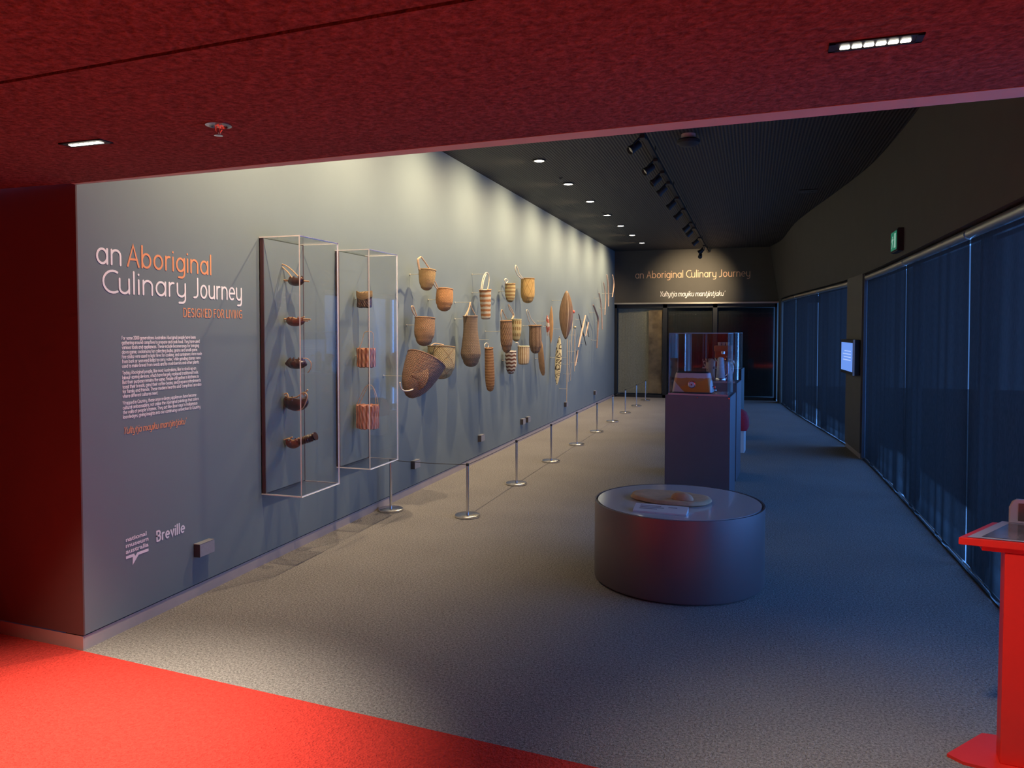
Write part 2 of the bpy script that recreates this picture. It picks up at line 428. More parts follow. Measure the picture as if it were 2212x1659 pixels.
# end wall over the far doors
b = MB(); b.box((XW-.3, YE, 2.30), (1.5, YE+.3, ZC)); b.box((XW, YE-.05, 2.29), (.6, YE+.05, 2.325), 1)
struct(b.build('wall_end', [M['wall_dark'], M['alum']]), 'dark end wall carrying the orange gallery title', 'wall')

# ---------------------------------------------------------------- far glazed doors
def glazed(n, x0, x1, mat, y):
    d = thing('door_%d' % n, None, None, ((x0+x1)/2, y, 0)); struct(d, 'tall glazed far door bay %s' % ('left', 'middle', 'right')[n-1], 'door')
    w = (x1-x0)/2
    b = MB(); b.box((-w,-.04,0),(-w+.05,.06,2.29)); b.box((w-.05,-.04,0),(w,.06,2.29)); b.box((-w,-.04,2.20),(w,.06,2.29)); b.box((-w,-.04,0),(w,.06,.07))
    b.build('frame', M['mull'], d)
    b = MB(); b.box((-w+.05,.0,.07),(w-.05,.008,2.2)); b.build('pane', M['glass'], d)
    b = MB(); seg = 60
    pts = [(-w+.07+(2*w-.14)*i/seg, .10+.002*math.sin(i*1.7)+.004*math.sin(i*.31)) for i in range(seg+1)]
    b.add([(x, yy, .09) for x, yy in pts]+[(x, yy*.6+.04, 2.19) for x, yy in pts], [(i, i+1, seg+2+i, seg+1+i) for i in range(seg)])
    b.build('blind', mat, d, smooth=True)
    return d
glazed(1, -3.25, -2.02, M['endblind'], YE+.1)
glazed(2, -2.02, -.84, M['endblinddark'], YE+.1)
glazed(3, -.84, .56, M['endblinddark'], YE+.1)
mb, t, bs = nt('mottled_bronze')
tc = N(t, 'ShaderNodeTexCoord'); nz = N(t, 'ShaderNodeTexNoise'); nz.inputs['Scale'].default_value = 4; nz.inputs['Detail'].default_value = 5
L(t, tc.outputs['Object'], nz.inputs['Vector'])
L(t, mixc(t, math_(t, 'MULTIPLY_ADD', nz.outputs[0], 3, -1), (.13,.08,.04), (.42,.27,.13)), bs.inputs['Base Color']); bs.inputs['Roughness'].default_value = .5
b = MB(); b.box((-2.42, YE+.115, .1), (-2.10, YE+.13, 2.14))
tag(b.build('bronze_infill', mb), 'made-up narrow mottled bronze strip behind the left far door', 'infill')  # made-up mottled strip for the brown streak in the left door bay
b = MB(); b.box((XW-.3, YE+.5, 0), (1.2, YE+.6, 2.4)); struct(b.build('wall_beyond', M['wall_dark']), 'dark wall beyond the far doors', 'wall')

# ---------------------------------------------------------------- windows with blinds
def blind_run(n, edges, label):
    w = thing('window_%d' % n, None, None, (0,0,0)); struct(w, label, 'window')
    for i, (ya, yb) in enumerate(zip(edges, edges[1:])):
        # mullion at the far edge, glass, roller tube, cloth, hem bar
        fr = MB(); xa = wf(yb)
        fr.box((xa+.13, yb-.035, 0), (xa+.21, yb+.035, 2.375)); fr.build('mullion', M['mull'], w)
        hr_ = MB(); mm = 8; yy_ = [ya+(yb-ya)*k/mm for k in range(mm+1)]
        hr_.slab([(wf(q_)+.095, q_) for q_ in yy_]+[(wf(q_)+.125, q_) for q_ in reversed(yy_)], 2.27, 2.376); hr_.build('light_stop', M['mull'], w)  # dark strip added behind the roller to close a light leak
        g = MB(); g.add([(wf(ya)+.18, ya, .05), (wf(yb)+.18, yb, .05), (wf(yb)+.18, yb, 2.36), (wf(ya)+.18, ya, 2.36)], [(0,1,2,3)])
        g.build('pane', M['glass'], w)
        y0, y1 = ya+.018, yb-.018
        t_ = MB(); m = 10
        t_.tube([(wf(y0+(y1-y0)*k/m)+.055, y0+(y1-y0)*k/m, 2.325) for k in range(m+1)], .038, 14)
        t_.build('roller_tube', M['alum'], w, smooth=True)
        seg = 170; rows = 8; vs = []; fs = []
        ph = random.random()*6; fz = [(random.uniform(5,9), random.random()*6), (random.uniform(11,19), random.random()*6), (random.uniform(20,32), random.random()*6)]
        for r in range(rows+1):
            z = .020+(2.31-.020)*r/rows; amp = .0085*(1-.7*(r/rows)**1.5)
            for k in range(seg+1):
                y = y0+(y1-y0)*k/seg
                e = math.exp(-((y-y0)/.12)**2)*.012+math.exp(-((y1-y)/.12)**2)*.010
                x = wf(y)+.055+amp*sum(math.sin(a*y+b_)*(1/(j+1)**.6) for j, (a, b_) in enumerate(fz))+e*(1-r/rows)
                vs.append((x, y, z))
        q = seg+1
        for r in range(rows):
            for k in range(seg): fs.append((r*q+k, r*q+k+1, (r+1)*q+k+1, (r+1)*q+k))
        c = MB(); c.add(vs, fs); bl = c.build('blind', M['blind'], w, smooth=True)
        h_ = MB(); h_.tube([(wf(y0+(y1-y0)*k/m)+.057, y0+(y1-y0)*k/m, .022) for k in range(m+1)], .006, 8)
        h_.build('hem_bar', M['alum'], bl, smooth=True)
    s_ = MB(); m = 24; e0, e1 = edges[0], edges[-1]
    P = [(e0+(e1-e0)*k/m) for k in range(m+1)]
    s_.add([(wf(y)+.035, y, .0) for y in P]+[(wf(y)+.035, y, .012) for y in P]+[(wf(y)+.25, y, .012) for y in P],
           [f for k in range(m) for f in ((k, k+1, m+2+k, m+1+k), (m+1+k, m+2+k, 2*m+3+k, 2*m+2+k))])
    s_.build('sill', M['mull'], w)
    return w
blind_run(1, [2.46, 3.75, 6.02, 8.28, 10.60], 'near run of four dark blue roller blinds')
blind_run(2, [11.74, 14.02, 16.2, 18.2], 'far run of three dark blue roller blinds')
b = MB(); b.slab([(wf(18.2), 18.2), (wf(18.2)+.14, 18.2), (wf(18.72)+.14, 18.72), (wf(18.72), 18.72)], 0, 2.38)
struct(b.build('wall_corner', M['wall_dark']), 'dark corner where blinds meet the end doors', 'wall')
# end panels of the window reveals
b = MB(); b.box((1.36, 10.585, .02), (1.55, 10.625, 2.37)); struct(b.build('trim_2', plain('reveal_blue_grey', (.10,.12,.15), .5)), 'window reveal beside the wall pier', 'trim')
# ground outside the glass
b = MB(); b.slab([(1.75, 2.3), (9, 2.3), (9, 25), (1.0, 25)], -.15, -.05)
struct(b.build('ground', plain('paving', (.2,.2,.2), .9, noise=.2)), 'paving outside the windows', 'ground')

# ---------------------------------------------------------------- stroke lettering
def arc(cx, cy, rx, ry, a0, a1, n=10):
    return [(cx+rx*math.cos(math.radians(a0+(a1-a0)*i/n)), cy+ry*math.sin(math.radians(a0+(a1-a0)*i/n))) for i in range(n+1)]
def bowl(cx=.25): return arc(cx, .33, .25, .33, 0, 360, 18)
X = .66
G = {
 'a': (.62, [bowl(), [(.5,X),(.5,0)]]), 'b': (.62, [[(0,1.03),(0,0)], bowl()]), 'c': (.48, [arc(.25,.33,.25,.33,55,305,14)]),
 'd': (.62, [bowl(), [(.5,1.03),(.5,0)]]), 'e': (.60, [[(.02,.34),(.48,.34)], arc(.25,.33,.25,.33,2,302,15)]),
 'f': (.36, [arc(.28,.83,.18,.18,90,180,6)+[(.1,0)], [(0,.63),(.30,.63)]]), 'g': (.62, [bowl(), [(.5,X),(.5,-.12)]+arc(.32,-.12,.18,.2,0,-90,5)+[(.12,-.32)]]),
 'h': (.58, [[(0,1.03),(0,0)], [(0,.42)]+arc(.23,.42,.23,.24,180,0,9)+[(.46,0)]]), 'i': (.14, [[(0,X),(0,0)], [(0,.92),(0,.93)]]),
 'j': (.22, [[(.1,X),(.1,-.14)]+arc(-.05,-.14,.15,.18,0,-90,5)+[(-.1,-.32)], [(.1,.92),(.1,.93)]]), 'k': (.50, [[(0,1.03),(0,0)], [(.38,X),(.04,.30)], [(.13,.38),(.42,0)]]),
 'l': (.14, [[(0,1.03),(0,0)]]), 'm': (.90, [[(0,X),(0,0)], arc(.2,.45,.2,.21,180,0,8)+[(.4,0)], arc(.6,.45,.2,.21,180,0,8)+[(.8,0)]]),
 'n': (.58, [[(0,X),(0,0)], arc(.23,.42,.23,.24,180,0,9)+[(.46,0)]]), 'o': (.62, [bowl()]), 'p': (.62, [[(0,X),(0,-.32)], bowl()]),
 'q': (.62, [bowl(), [(.5,X),(.5,-.32)]]), 'r': (.36, [[(0,X),(0,0)], arc(.2,.43,.2,.23,180,75,6)]),
 's': (.44, [arc(.19,.49,.17,.17,40,250,8)+arc(.17,.17,.19,.17,70,-140,8)]), 't': (.38, [[(.1,.90),(.1,.16)]+arc(.26,.16,.16,.16,180,270,4), [(0,.63),(.30,.63)]]),
 'u': (.60, [[(0,X),(0,.24)]+arc(.23,.24,.23,.24,180,360,9)+[(.46,X)], [(.46,.3),(.46,0)]]), 'v': (.50, [[(0,X),(.21,0),(.42,X)]]),
 'w': (.76, [[(0,X),(.16,0),(.33,X),(.50,0),(.66,X)]]), 'x': (.48, [[(0,X),(.4,0)], [(.4,X),(0,0)]]),
 'y': (.60, [[(0,X),(0,.24)]+arc(.23,.24,.23,.24,180,360,9), [(.46,X),(.46,-.12)]+arc(.28,-.12,.18,.2,0,-90,5)+[(.10,-.32)]]), 'z': (.46, [[(0,X),(.36,X),(0,0),(.38,0)]]),
 'A': (.72, [[(0,0),(.31,1),(.62,0)], [(.1,.33),(.52,.33)]]), 'B': (.62, [[(0,0),(0,1),(.25,1)]+arc(.25,.76,.21,.24,90,-90,8)+[(0,.52)], [(.25,.52)]+arc(.27,.26,.23,.26,90,-90,8)+[(0,0)]]),
 'C': (.66, [arc(.45,.5,.45,.5,62,298,16)]), 'D': (.70, [[(0,0),(0,1),(.2,1)]+arc(.2,.5,.38,.5,90,-90,10)+[(0,0)]]), 'E': (.54, [[(.42,1),(0,1),(0,0),(.42,0)], [(0,.52),(.38,.52)]]),
 'F': (.50, [[(.42,1),(0,1),(0,0)], [(0,.5),(.36,.5)]]), 'G': (.76, [arc(.42,.5,.42,.5,58,300,16)+[(.63,.08),(.63,.46),(.42,.46)]]), 'I': (.16, [[(0,0),(0,1)]]),
 'J': (.42, [[(.26,1),(.26,.22)]+arc(.04,.22,.22,.22,0,-90,6)+[(-.05,0)]]), 'L': (.50, [[(0,1),(0,0),(.40,0)]]), 'N': (.70, [[(0,0),(0,1),(.54,0),(.54,1)]]),
 'O': (.84, [arc(.36,.5,.36,.5,0,360,20)]), 'P': (.58, [[(0,0),(0,1),(.22,1)]+arc(.22,.73,.24,.27,90,-90,8)+[(0,.46)]]), 'R': (.62, [[(0,0),(0,1),(.22,1)]+arc(.22,.74,.24,.26,90,-90,8)+[(0,.48)], [(.24,.48),(.48,0)]]),
 'S': (.56, [arc(.22,.75,.22,.25,40,255,9)+arc(.22,.25,.24,.25,75,-140,9)]), 'T': (.62, [[(0,1),(.52,1)], [(.26,1),(.26,0)]]), 'U': (.66, [[(0,1),(0,.26)]+arc(.26,.26,.26,.26,180,360,9)+[(.52,1)]]),
 'V': (.66, [[(0,1),(.28,0),(.56,1)]]), 'W': (.96, [[(0,1),(.21,0),(.42,1),(.63,0),(.84,1)]]), 'Y': (.60, [[(0,1),(.26,.48),(.52,1)], [(.26,.48),(.26,0)]]),
 '2': (.56, [arc(.22,.76,.22,.24,170,-30,9)+[(0,0),(.46,0)]]), '0': (.60, [arc(.24,.5,.24,.5,0,360,18)]),
 '.': (.14, [[(0,0),(0,.01)]]), ',': (.14, [[(.02,.02),(-.02,-.14)]]), '-': (.36, [[(.02,.32),(.24,.32)]]), "'": (.14, [[(.02,1.0),(0,.84)]]),
 '(': (.24, [arc(.2,.4,.2,.6,120,240,6)]), ')': (.24, [arc(-.04,.4,.2,.6,60,-60,6)]), ' ': (.30, []),
}
def letter_mesh(text, length, cap, wt_, italic=0, th=.0015, dens=1.0, gap=.10):
    """flat rounded lettering in local (x along text, z up, front face at -y)"""
    adv = 0; out = []
    for ch in text:
        w, st = G[ch]
        for s in st: out.append([(x+adv, y) for x, y in s])
        adv += w+(gap if ch != ' ' else 0)
    xs = [p[0] for s in out for p in s]; x0, x1 = min(xs), max(xs)
    hw = wt_*cap/2
    sx = (length-2*hw)/(x1-x0)
    b = MB()
    caps = max(3, int(6*dens))
    for si, s in enumerate(out):
        th_ = th+.00012*(si % 3)
        P = [Vector(((x-x0)*sx+hw+(y*cap*italic), y*cap)) for x, y in s]
        closed = (P[0]-P[-1]).length < 1e-6 and len(P) > 3
        n = len(P); lft = []; rgt = []
        for i in range(n):
            if closed: a, c = P[i-1 if i > 0 else n-2], P[i+1 if i < n-1 else 1]
            else: a, c = P[max(i-1,0)], P[min(i+1,n-1)]
            d1 = (P[i]-a); d2 = (c-P[i])
            d1 = d1.normalized() if d1.length > 1e-9 else d2.normalized()
            d2 = d2.normalized() if d2.length > 1e-9 else d1
            d = (d1+d2); d = d.normalized() if d.length > 1e-6 else d1
            nn = Vector((-d.y, d.x)); k = 1/max(.55, nn.dot(Vector((-d1.y, d1.x))))
            lft.append(P[i]+nn*hw*k); rgt.append(P[i]-nn*hw*k)
        poly = None
        vs = []; fs = []
        for i in range(n): vs += [(lft[i].x, -th_, lft[i].y), (rgt[i].x, -th_, rgt[i].y)]
        for i in range(n-1): fs.append((2*i, 2*i+1, 2*i+3, 2*i+2))
        if not closed:
            for i, sg in ((0,-1), (n-1,1)):
                d = (P[1]-P[0]) if i == 0 else (P[-1]-P[-2])
                a0 = math.atan2(d.y, d.x)+(math.pi/2 if sg < 0 else -math.pi/2)
                m0 = len(vs); vs.append((P[i].x, -th_, P[i].y))
                for k in range(caps+1):
                    a = a0+math.pi*k/caps
                    vs.append((P[i].x+hw*math.cos(a), -th_, P[i].y+hw*math.sin(a)))
                for k in range(caps): fs.append((m0, m0+1+k, m0+2+k))
        b.add(vs, fs)
    return b
ROTL = Matrix(((0,-1,0,0),(1,0,0,0),(0,0,1,0),(0,0,0,1)))       # local x -> world +y, local -y -> world +x
def wall_word(name, text, y0, y1, z, cap, wgt, mat, parent, italic=0, dens=1.0, gap=.10):
    b = letter_mesh(text, y1-y0, cap, wgt, italic, dens=dens, gap=gap)
    o = b.build(name, mat, parent)
    o.matrix_local = T(XW+.0005-parent.location.x, y0-parent.location.y, z-parent.location.z) @ ROTL
    return o
tt = thing('title_lettering', 'large white and orange exhibition title on the left wall', 'lettering', (XW, 3.12, 1.85))
CAP = .115
wall_word('word', 'an', 3.121, 3.287, 1.998, CAP, .108, M['white'], tt)
wall_word('word', 'Aboriginal', 3.325, 4.002, 1.998, CAP, .108, M['orange'], tt)['label'] = 'orange word Aboriginal'
wall_word('word', 'Culinary', 3.158, 3.775, 1.848, CAP, .108, M['white'], tt)
wall_word('word', 'Journey', 3.838, 4.300, 1.848, CAP, .108, M['white'], tt)
o = thing('subtitle_lettering', 'orange capitals DESIGNED FOR LIVING under the title', 'lettering', (XW, 3.75, 1.73))
wall_word('line', 'DESIGNED FOR LIVING', 3.750, 4.300, 1.728, .050, .13, M['orange'], o, gap=.16)
BODY = [["For some 2000 generations Australian Aboriginal people have been", "gathering around campfires to prepare and cook food. They have used",
 "various tools and appliances. These include boomerangs for bringing", "down game, coolamons for collecting bulbs, grains and small game.",
 "Fire sticks were used to light fires for cooking, and containers were made", "from bark or seaweed (kelp) to carry water, while grinding stones were",
 "used to make bread from seeds and to crush berries and other plants."],
 ["Today Aboriginal people, like most Australians, like to stock up on", "labour-saving devices, which have largely replaced traditional tools.",
 "But their purpose remains the same. People still gather in kitchens to", "toast their breads, grind their coffee beans, and prepare refreshments",
 "for family and friends. These modern hearths and 'campfires' are also", "where different cultures meet."],
 ["Wrapped in Country, these once ordinary appliances have become", "cultural ambassadors, not unlike the Aboriginal paintings that adorn",
 "the walls of people's homes. They act like doorways to Indigenous", "knowledges, giving insights into our continuing connection to Country."]]
ENDS = [[423,431.5,430,427,436,433,430], [423,428,429,433,434,340], [423,428,425,432]]
o = thing('introduction_text', 'pale block of small introduction text on the left wall', 'lettering', (XW, 3.28, 1.2))
z = 1.596
for para, ends in zip(BODY, ENDS):
    for ln, e in zip(para, ends):
        wall_word('line', ln, 3.279, at(e, 800, 0, XW).y, z, .0185, .17, M['white'], o, dens=.5, gap=.12); z -= .0254
    z -= .0115
o = thing('motto_lettering', 'orange italic motto below the introduction text on left wall', 'lettering', (XW, 3.28, 1.085))
wall_word('line', "Yultytja mayiku mantjintjaku'", 3.281, 3.757, 1.083, .036, .12, M['orange'], o, italic=.22)
def font_word(name, text, y0, y1, z, hgt, mat, parent, off=.02, sx=None, shear=0):
    c = bpy.data.curves.new(name, 'FONT'); c.body = text; c.size = 1; c.offset = off; c.extrude = .0005; c.shear = shear
    tmp = bpy.data.objects.new('tmp', c); COL.objects.link(tmp)
    bpy.context.view_layer.update()
    me = bpy.data.meshes.new_from_object(tmp.evaluated_get(bpy.context.evaluated_depsgraph_get()))
    bpy.data.objects.remove(tmp)
    xs = [v.co.x for v in me.vertices]; x0 = min(xs); w = max(xs)-x0
    k = (y1-y0)/w
    for v in me.vertices: v.co = Vector(((v.co.x-x0)*k, -.0015-v.co.z*.2, v.co.y*hgt))
    me.materials.clear(); me.materials.append(mat)
    me.name = name
    o = bpy.data.objects.new(name, me); COL.objects.link(o); o.parent = parent
    o.matrix_local = T(XW+.0005-parent.location.x, y0-parent.location.y, z-parent.location.z) @ ROTL
    return o
lg = thing('museum_logo', 'white three line museum logo with speech bubble bar, low on wall', 'logo', (XW, 3.285, .35))
M['pinkwhite'] = plain('white_print', (.93, .88, .88), .5)
font_word('word', 'national', 3.285, 3.434, .490, .033, M['pinkwhite'], lg, .025)
font_word('word', 'museum', 3.284, 3.447, .457, .033, M['pinkwhite'], lg, .025)
font_word('word', 'australia', 3.284, 3.447, .424, .033, M['pinkwhite'], lg, .025)
b = MB(); b.add([(XW+.002, y, z) for y, z in ((3.284,.411),(3.342,.411),(3.349,.395),(3.365,.411),(3.447,.411),(3.447,.395),(3.374,.395),(3.329,.349),(3.331,.395),(3.284,.395))],
      [(0,1,2,8,9),(2,7,8),(2,3,6,7),(3,4,5,6)])
b.build('speech_bar', M['pinkwhite'], lg, origin=None).location = -lg.location
sp = thing('sponsor_logo', 'white Breville sponsor name in heavy letters, low on wall', 'logo', (XW, 3.507, .43))
sp['label'] = 'white heavy sponsor name beside the museum logo, low on wall'
wall_word('word', 'Breville', 3.507, 3.738, .434, .056, .185, M['pinkwhite'], sp, gap=.17)
# end wall lettering
def end_word(text, x0, x1, z, cap, wgt, mat, name, label, italic=0):
    b = letter_mesh(text, x1-x0, cap, wgt, italic); o = b.build(name, mat); o.location = (x0, YE-.002, z)
    tag(o, label, 'lettering')
end_word('an Aboriginal Culinary Journey', -2.74, -.05, 2.925, .165, .10, M['peach'], 'end_title_lettering', 'orange gallery title in one line on the far end wall')
end_word("Yultytja mayiku mantjintjaku'", -2.15, -.63, 2.475, .115, .10, M['white'], 'end_motto_lettering', 'white italic motto over the far doors', .2)

# ---------------------------------------------------------------- lights of the place, with added lamps in the unseen foyer
lens_w = emit('lamp_white', (1.0, .95, .80), 5)
lens_dl = emit('lamp_warm', (1.0, .90, .70), 16)
NAMES = ['nearest','second','third','fourth','fifth','sixth','farthest']
for i, y in enumerate([4.12, 5.57, 7.02, 8.47, 9.92, 11.35, 12.77, 14.15, 15.58, 17.03]):
    x = -2.35
    lab = 'recessed downlight hidden by the bulkhead, above the %s' % ('wall title', 'two acrylic cases', 'big cone basket')[i] if i < 3 else '%s round downlight in the row on the black ceiling' % NAMES[i-3]
    d = thing('downlight', lab, 'downlight', (x, y, ZC), 0, 'downlights along the gallery ceiling')
    b = MB(); b.lathe([(.078,0),(.078,-.012),(.062,-.014),(.058,-.002)], 28); b.build('trim_ring', M['black'], d, smooth=True)
    b = MB(); b.lathe([(.056,-.010),(.04,-.014),(.0,-.015)], 24); b.build('lens', lens_dl, d, smooth=True)
    lamp('SPOT', 'downlight_beam', (x, y, ZC-.03), 205, WARM, target=(x-.72, y, 2.6), parent=d, spot_size=math.radians(136), spot_blend=1, shadow_soft_size=.03)
def linear_lamp(x0, x1, y, label, e, ang=74, aim=None):
    cx = (x0+x1)/2; w = (x1-x0)/2; sl = -.04
    d = thing('ceiling_lamp', label, 'ceiling lamp', (cx, y, ZF), sl)
    b = MB(); b.box((-w,-.032,-.004),(w,-.024,.0)); b.box((-w,.024,-.004),(w,.032,0)); b.box((-w,-.032,-.004),(-w+.016,.032,0)); b.box((w-.016,-.032,-.004),(w,.032,0)); b.box((-w,-.03,-.0025),(w,.03,-.0005))
    b.build('frame', M['black'], d)
    n = 6; cw = (2*w-.05)/n
    for k in range(n):
        a = -w+.025+cw*k+.0018; c = a+cw-.0036
        b = MB(); b.add([(a+.003,-.012,-.0045),(c-.003,-.012,-.0045),(c,.0,-.0045),(c,.012,-.0045),(c-.003,.016,-.0045),(a+.003,.016,-.0045),(a,.012,-.0045),(a,0,-.0045),(a+.006,0,-.009),(c-.006,0,-.009)],
                        [(0,8,9,1),(1,9,2),(2,9,3),(3,9,4),(4,9,8,5),(5,8,6),(6,8,7),(7,8,0)])
        b.build('lamp_cell', lens_w, d)
    lamp('SPOT', 'lamp_beam', (cx, y, ZF-.02), e, (1.0, .86, .68), target=aim or (cx, y-.35, 0), parent=d, spot_size=math.radians(ang), spot_blend=1, shadow_soft_size=.05)
    return d
linear_lamp(.180, .398, 2.135, 'six-cell recessed lamp at upper right of the red ceiling', 135, 80, (.75, 2.60, 0))
linear_lamp(-2.60, -2.385, 2.355, 'small six-cell recessed lamp at the left of the red ceiling', 620, 76)
for (xx, yy, lab) in ((-1.0,.7,'foyer lamp left of the viewpoint'),(1.6,.3,'foyer lamp right of the viewpoint'),(-4.2,-.4,'foyer lamp by the left foyer wall'),(-1.2,-3,'foyer lamp near the back foyer wall, left'),(2.6,-3,'foyer lamp near the back foyer wall, right'),(3.4,1.2,'foyer lamp right of the red reading stand')):
    linear_lamp(xx-.11, xx+.11, yy, 'added six-cell recessed '+lab, 560 if xx == 1.6 else 400, 118 if xx == 1.6 else 95)['group'] = 'added foyer lamps out of the picture'  # unseen lamps added to raise the red bounce and light the stand
def sprinkler(p, r, mat, label):
    d = thing('fire_sprinkler', label, 'sprinkler', tuple(p))
    b = MB(); b.lathe([(r,0),(r,-.004),(r*.72,-.007),(r*.6,-.001)], 28); b.build('flange', mat, d, smooth=True)
    b = MB(); b.tube([(0,0,0),(0,0,-.03)], r*.16, 10); b.tube([(-r*.28,0,-.002),(-r*.3,0,-.02),(0,0,-.036),(r*.3,0,-.02),(r*.28,0,-.002)], r*.07, 6); b.build('frame_arms', M['chrome'], d, smooth=True)
    b = MB(); b.tube([(0,0,-.006),(0,0,-.026)], r*.1, 8); b.build('glass_bulb', plain('red_bulb', (.8,.05,.03), .2), d, smooth=True)
    b = MB(); b.lathe([(r*.34,-.036),(r*.34,-.039),(0,-.04)], 16); b.build('deflector', M['chrome'], d, smooth=True)
sprinkler((-1.82, 2.29, ZF), .045, M['steel'], 'chrome fire sprinkler in the red felt ceiling')
p = at(1211,384,2,ZC); sprinkler(p, .03, M['black'], 'dark sprinkler between the first and second downlights')
p = at(1303,460,2,ZC); sprinkler(p, .03, M['black'], 'dark sprinkler between the third and fourth downlights')
p = at(1487,290,2,ZC)
d = thing('smoke_detector', 'black domed smoke detector near the ceiling edge', 'detector', tuple(p))
b = MB(); b.lathe([(.07,0),(.07,-.05),(.075,-.052)], 28); b.build('neck', plain('detector_base', (.6,.5,.48), .5), d, smooth=True)
b = MB(); b.lathe([(.10,-.052),(.115,-.065),(.11,-.09),(.07,-.115),(.0,-.12)], 32); b.build('dome', M['blackrub'], d, smooth=True)
p = at(1745,412,2,ZC)
d = thing('ceiling_fitting', 'small dark square fitting on the black ceiling, right side', 'fitting', tuple(p))
b = MB(); b.box((-.12,-.12,-.012),(.12,.12,0)); b.build('plate', M['black'], d, bevel=.003)
for k in range(3):
    b = MB(); b.lathe([(.018,-.012),(.018,-.02),(.008,-.022)], 12, M=T(-.06+.06*k,0,0)); b.build('nozzle', M['steel'], d, smooth=True)

# track with spotlights
tk = thing('lighting_track', 'black lighting track running down the gallery ceiling', 'track', (-1.0, 12.2, 3.5))
b = MB(); b.box((-.02,-6.3,-.02),(.02,6.3,.02)); b.build('rail', M['black'], tk)
for k in range(7):
    b = MB(); b.tube([(0,-6+2*k,.02),(0,-6+2*k,.1)], .006, 6); b.build('hanger', M['black'], tk)
HEADS = [(1366,298),(1397,342),(1413,366),(1427,388),(1447,422),(1462,447),(1480,468),(1487,487),(1500,508),(1512,524),(1525,549)]
AIMS = [(-3.0,5.75,1.6),(-3.05,6.9,1.7),(-3.05,8.2,1.6),(-3.05,9.6,1.6),(-3.05,10.4,1.5),(-3.05,11.8,1.6),(-3.05,12.9,1.6),(-3.05,14.0,1.6),(-3.05,15.5,1.8),(-3.1,17,2.0),(-1.35,18.7,2.70)]
ORD = ['nearest','second','third','fourth','fifth','sixth','seventh','eighth','ninth','tenth','farthest']
for i, ((hx, hy), aim) in enumerate(zip(HEADS, AIMS)):
    q = at(hx, hy, 0, -1.10); y = q.y; z = min(q.z, 3.38)
    if i == 10: y, z = 16.9, 3.26
    if z < 3.2: z = 3.3
    d = thing('track_spotlight', '%s black spotlight on the ceiling track' % ORD[i], 'spotlight', (-1.08, y, z), 0, 'spotlights on the gallery track')
    dv = (Vector(aim)-Vector((-1.08, y, z))).normalized()
    Rm = dv.to_track_quat('-Z', 'Y').to_matrix().to_4x4() @ Matrix.Scale(.74, 4)
    b = MB(); b.lathe([(.0,.09),(.045,.09),(.05,.08),(.05,-.03),(.06,-.06),(.06,-.085),(.052,-.085),(.045,-.05)], 24, M=Rm); b.build('lamp_head', M['blackrub'], d, smooth=True)
    b = MB(); b.lathe([(.044,-.052),(.0,-.056)], 20, M=Rm); b.build('lens', emit('spot_lens_%d' % i, (1,.85,.6), .15), d, smooth=True)
    b = MB(); b.tube([(.08,0,3.46-z),(.08,0,.12),(0,.040,.03),(0,.040,0)], .008, 8); b.tube([(.08,0,.12),(0,-.040,.03),(0,-.040,0)], .008, 8); b.build('yoke', M['black'], d, smooth=True)
    b = MB(); b.box((.055,-.06,3.45-z),(.105,.06,3.4795-z)); b.build('track_adapter', M['black'], d, bevel=.004)
    if i == 10: lamp('SPOT', 'spot_beam', Vector((-1.08,y,z))+dv*.1, 300, WARM, target=aim, parent=d, spot_size=math.radians(72), spot_blend=1, shadow_soft_size=.02)
    else: lamp('SPOT', 'spot_beam', Vector((-1.08,y,z))+dv*.1, 110, WARM, target=aim, parent=d, spot_size=math.radians(34), spot_blend=.8, shadow_soft_size=.02)

# ---------------------------------------------------------------- acrylic wall cases
def acase(y0, y1, x1, z0, z1, label):
    d = thing('display_case', label, 'display case', (XW, (y0+y1)/2, z0), 0, 'acrylic wall cases')
    w = (y1-y0)/2; h = z1-z0; D = x1-XW; e = .008
    b = MB(); b.box((.004,-w+.012,.012),(.03,w-.012,h-.012)); bp = b.build('backboard', M['wall'], d)
    b = MB(); b.box((.004,-w+.004,.006),(.031,-w+.012,h-.006)); b.box((.004,w-.012,.006),(.031,w-.004,h-.006)); b.build('back_frame', plain('case_back_edge', (.09,.04,.045), .5), d)
    def panel(nm, a, c, axis):
        b = MB()
        x0_, y0_, z0_ = a; x1_, y1_, z1_ = c
        b.box(a, c); 
        # faces: 0 bottom,1 top,2 -y,3 +x,4 +y,5 -x ; edge faces get the frosted edge
        big = {0: (5, 3), 1: (2, 4), 2: (0, 1)}[axis]
        for i in range(6): b.mi[i] = 0 if i in big else 1
        b.build(nm, [M['acrylic'], M['edge']], d)
    panel('front_panel', (D-e,-w,0), (D,w,h), 0)
    panel('side_panel', (.0,-w,e), (D-e-.0005,-w+e,h-e), 1)
    panel('side_panel', (.0,w-e,e), (D-e-.0005,w,h-e), 1)
    panel('top_panel', (.0,-w,h-e), (D-e-.0005,w,h), 2)
    panel('bottom_panel', (.0,-w,0), (D-e-.0005,w,e), 2)
    return d
acase(4.492, 4.995, -2.925, .500, 2.292, 'larger near clear acrylic case with five kelp vessels')
acase(5.495, 6.005, -2.937, .515, 2.302, 'smaller far clear acrylic case with three ribbed bark bags')

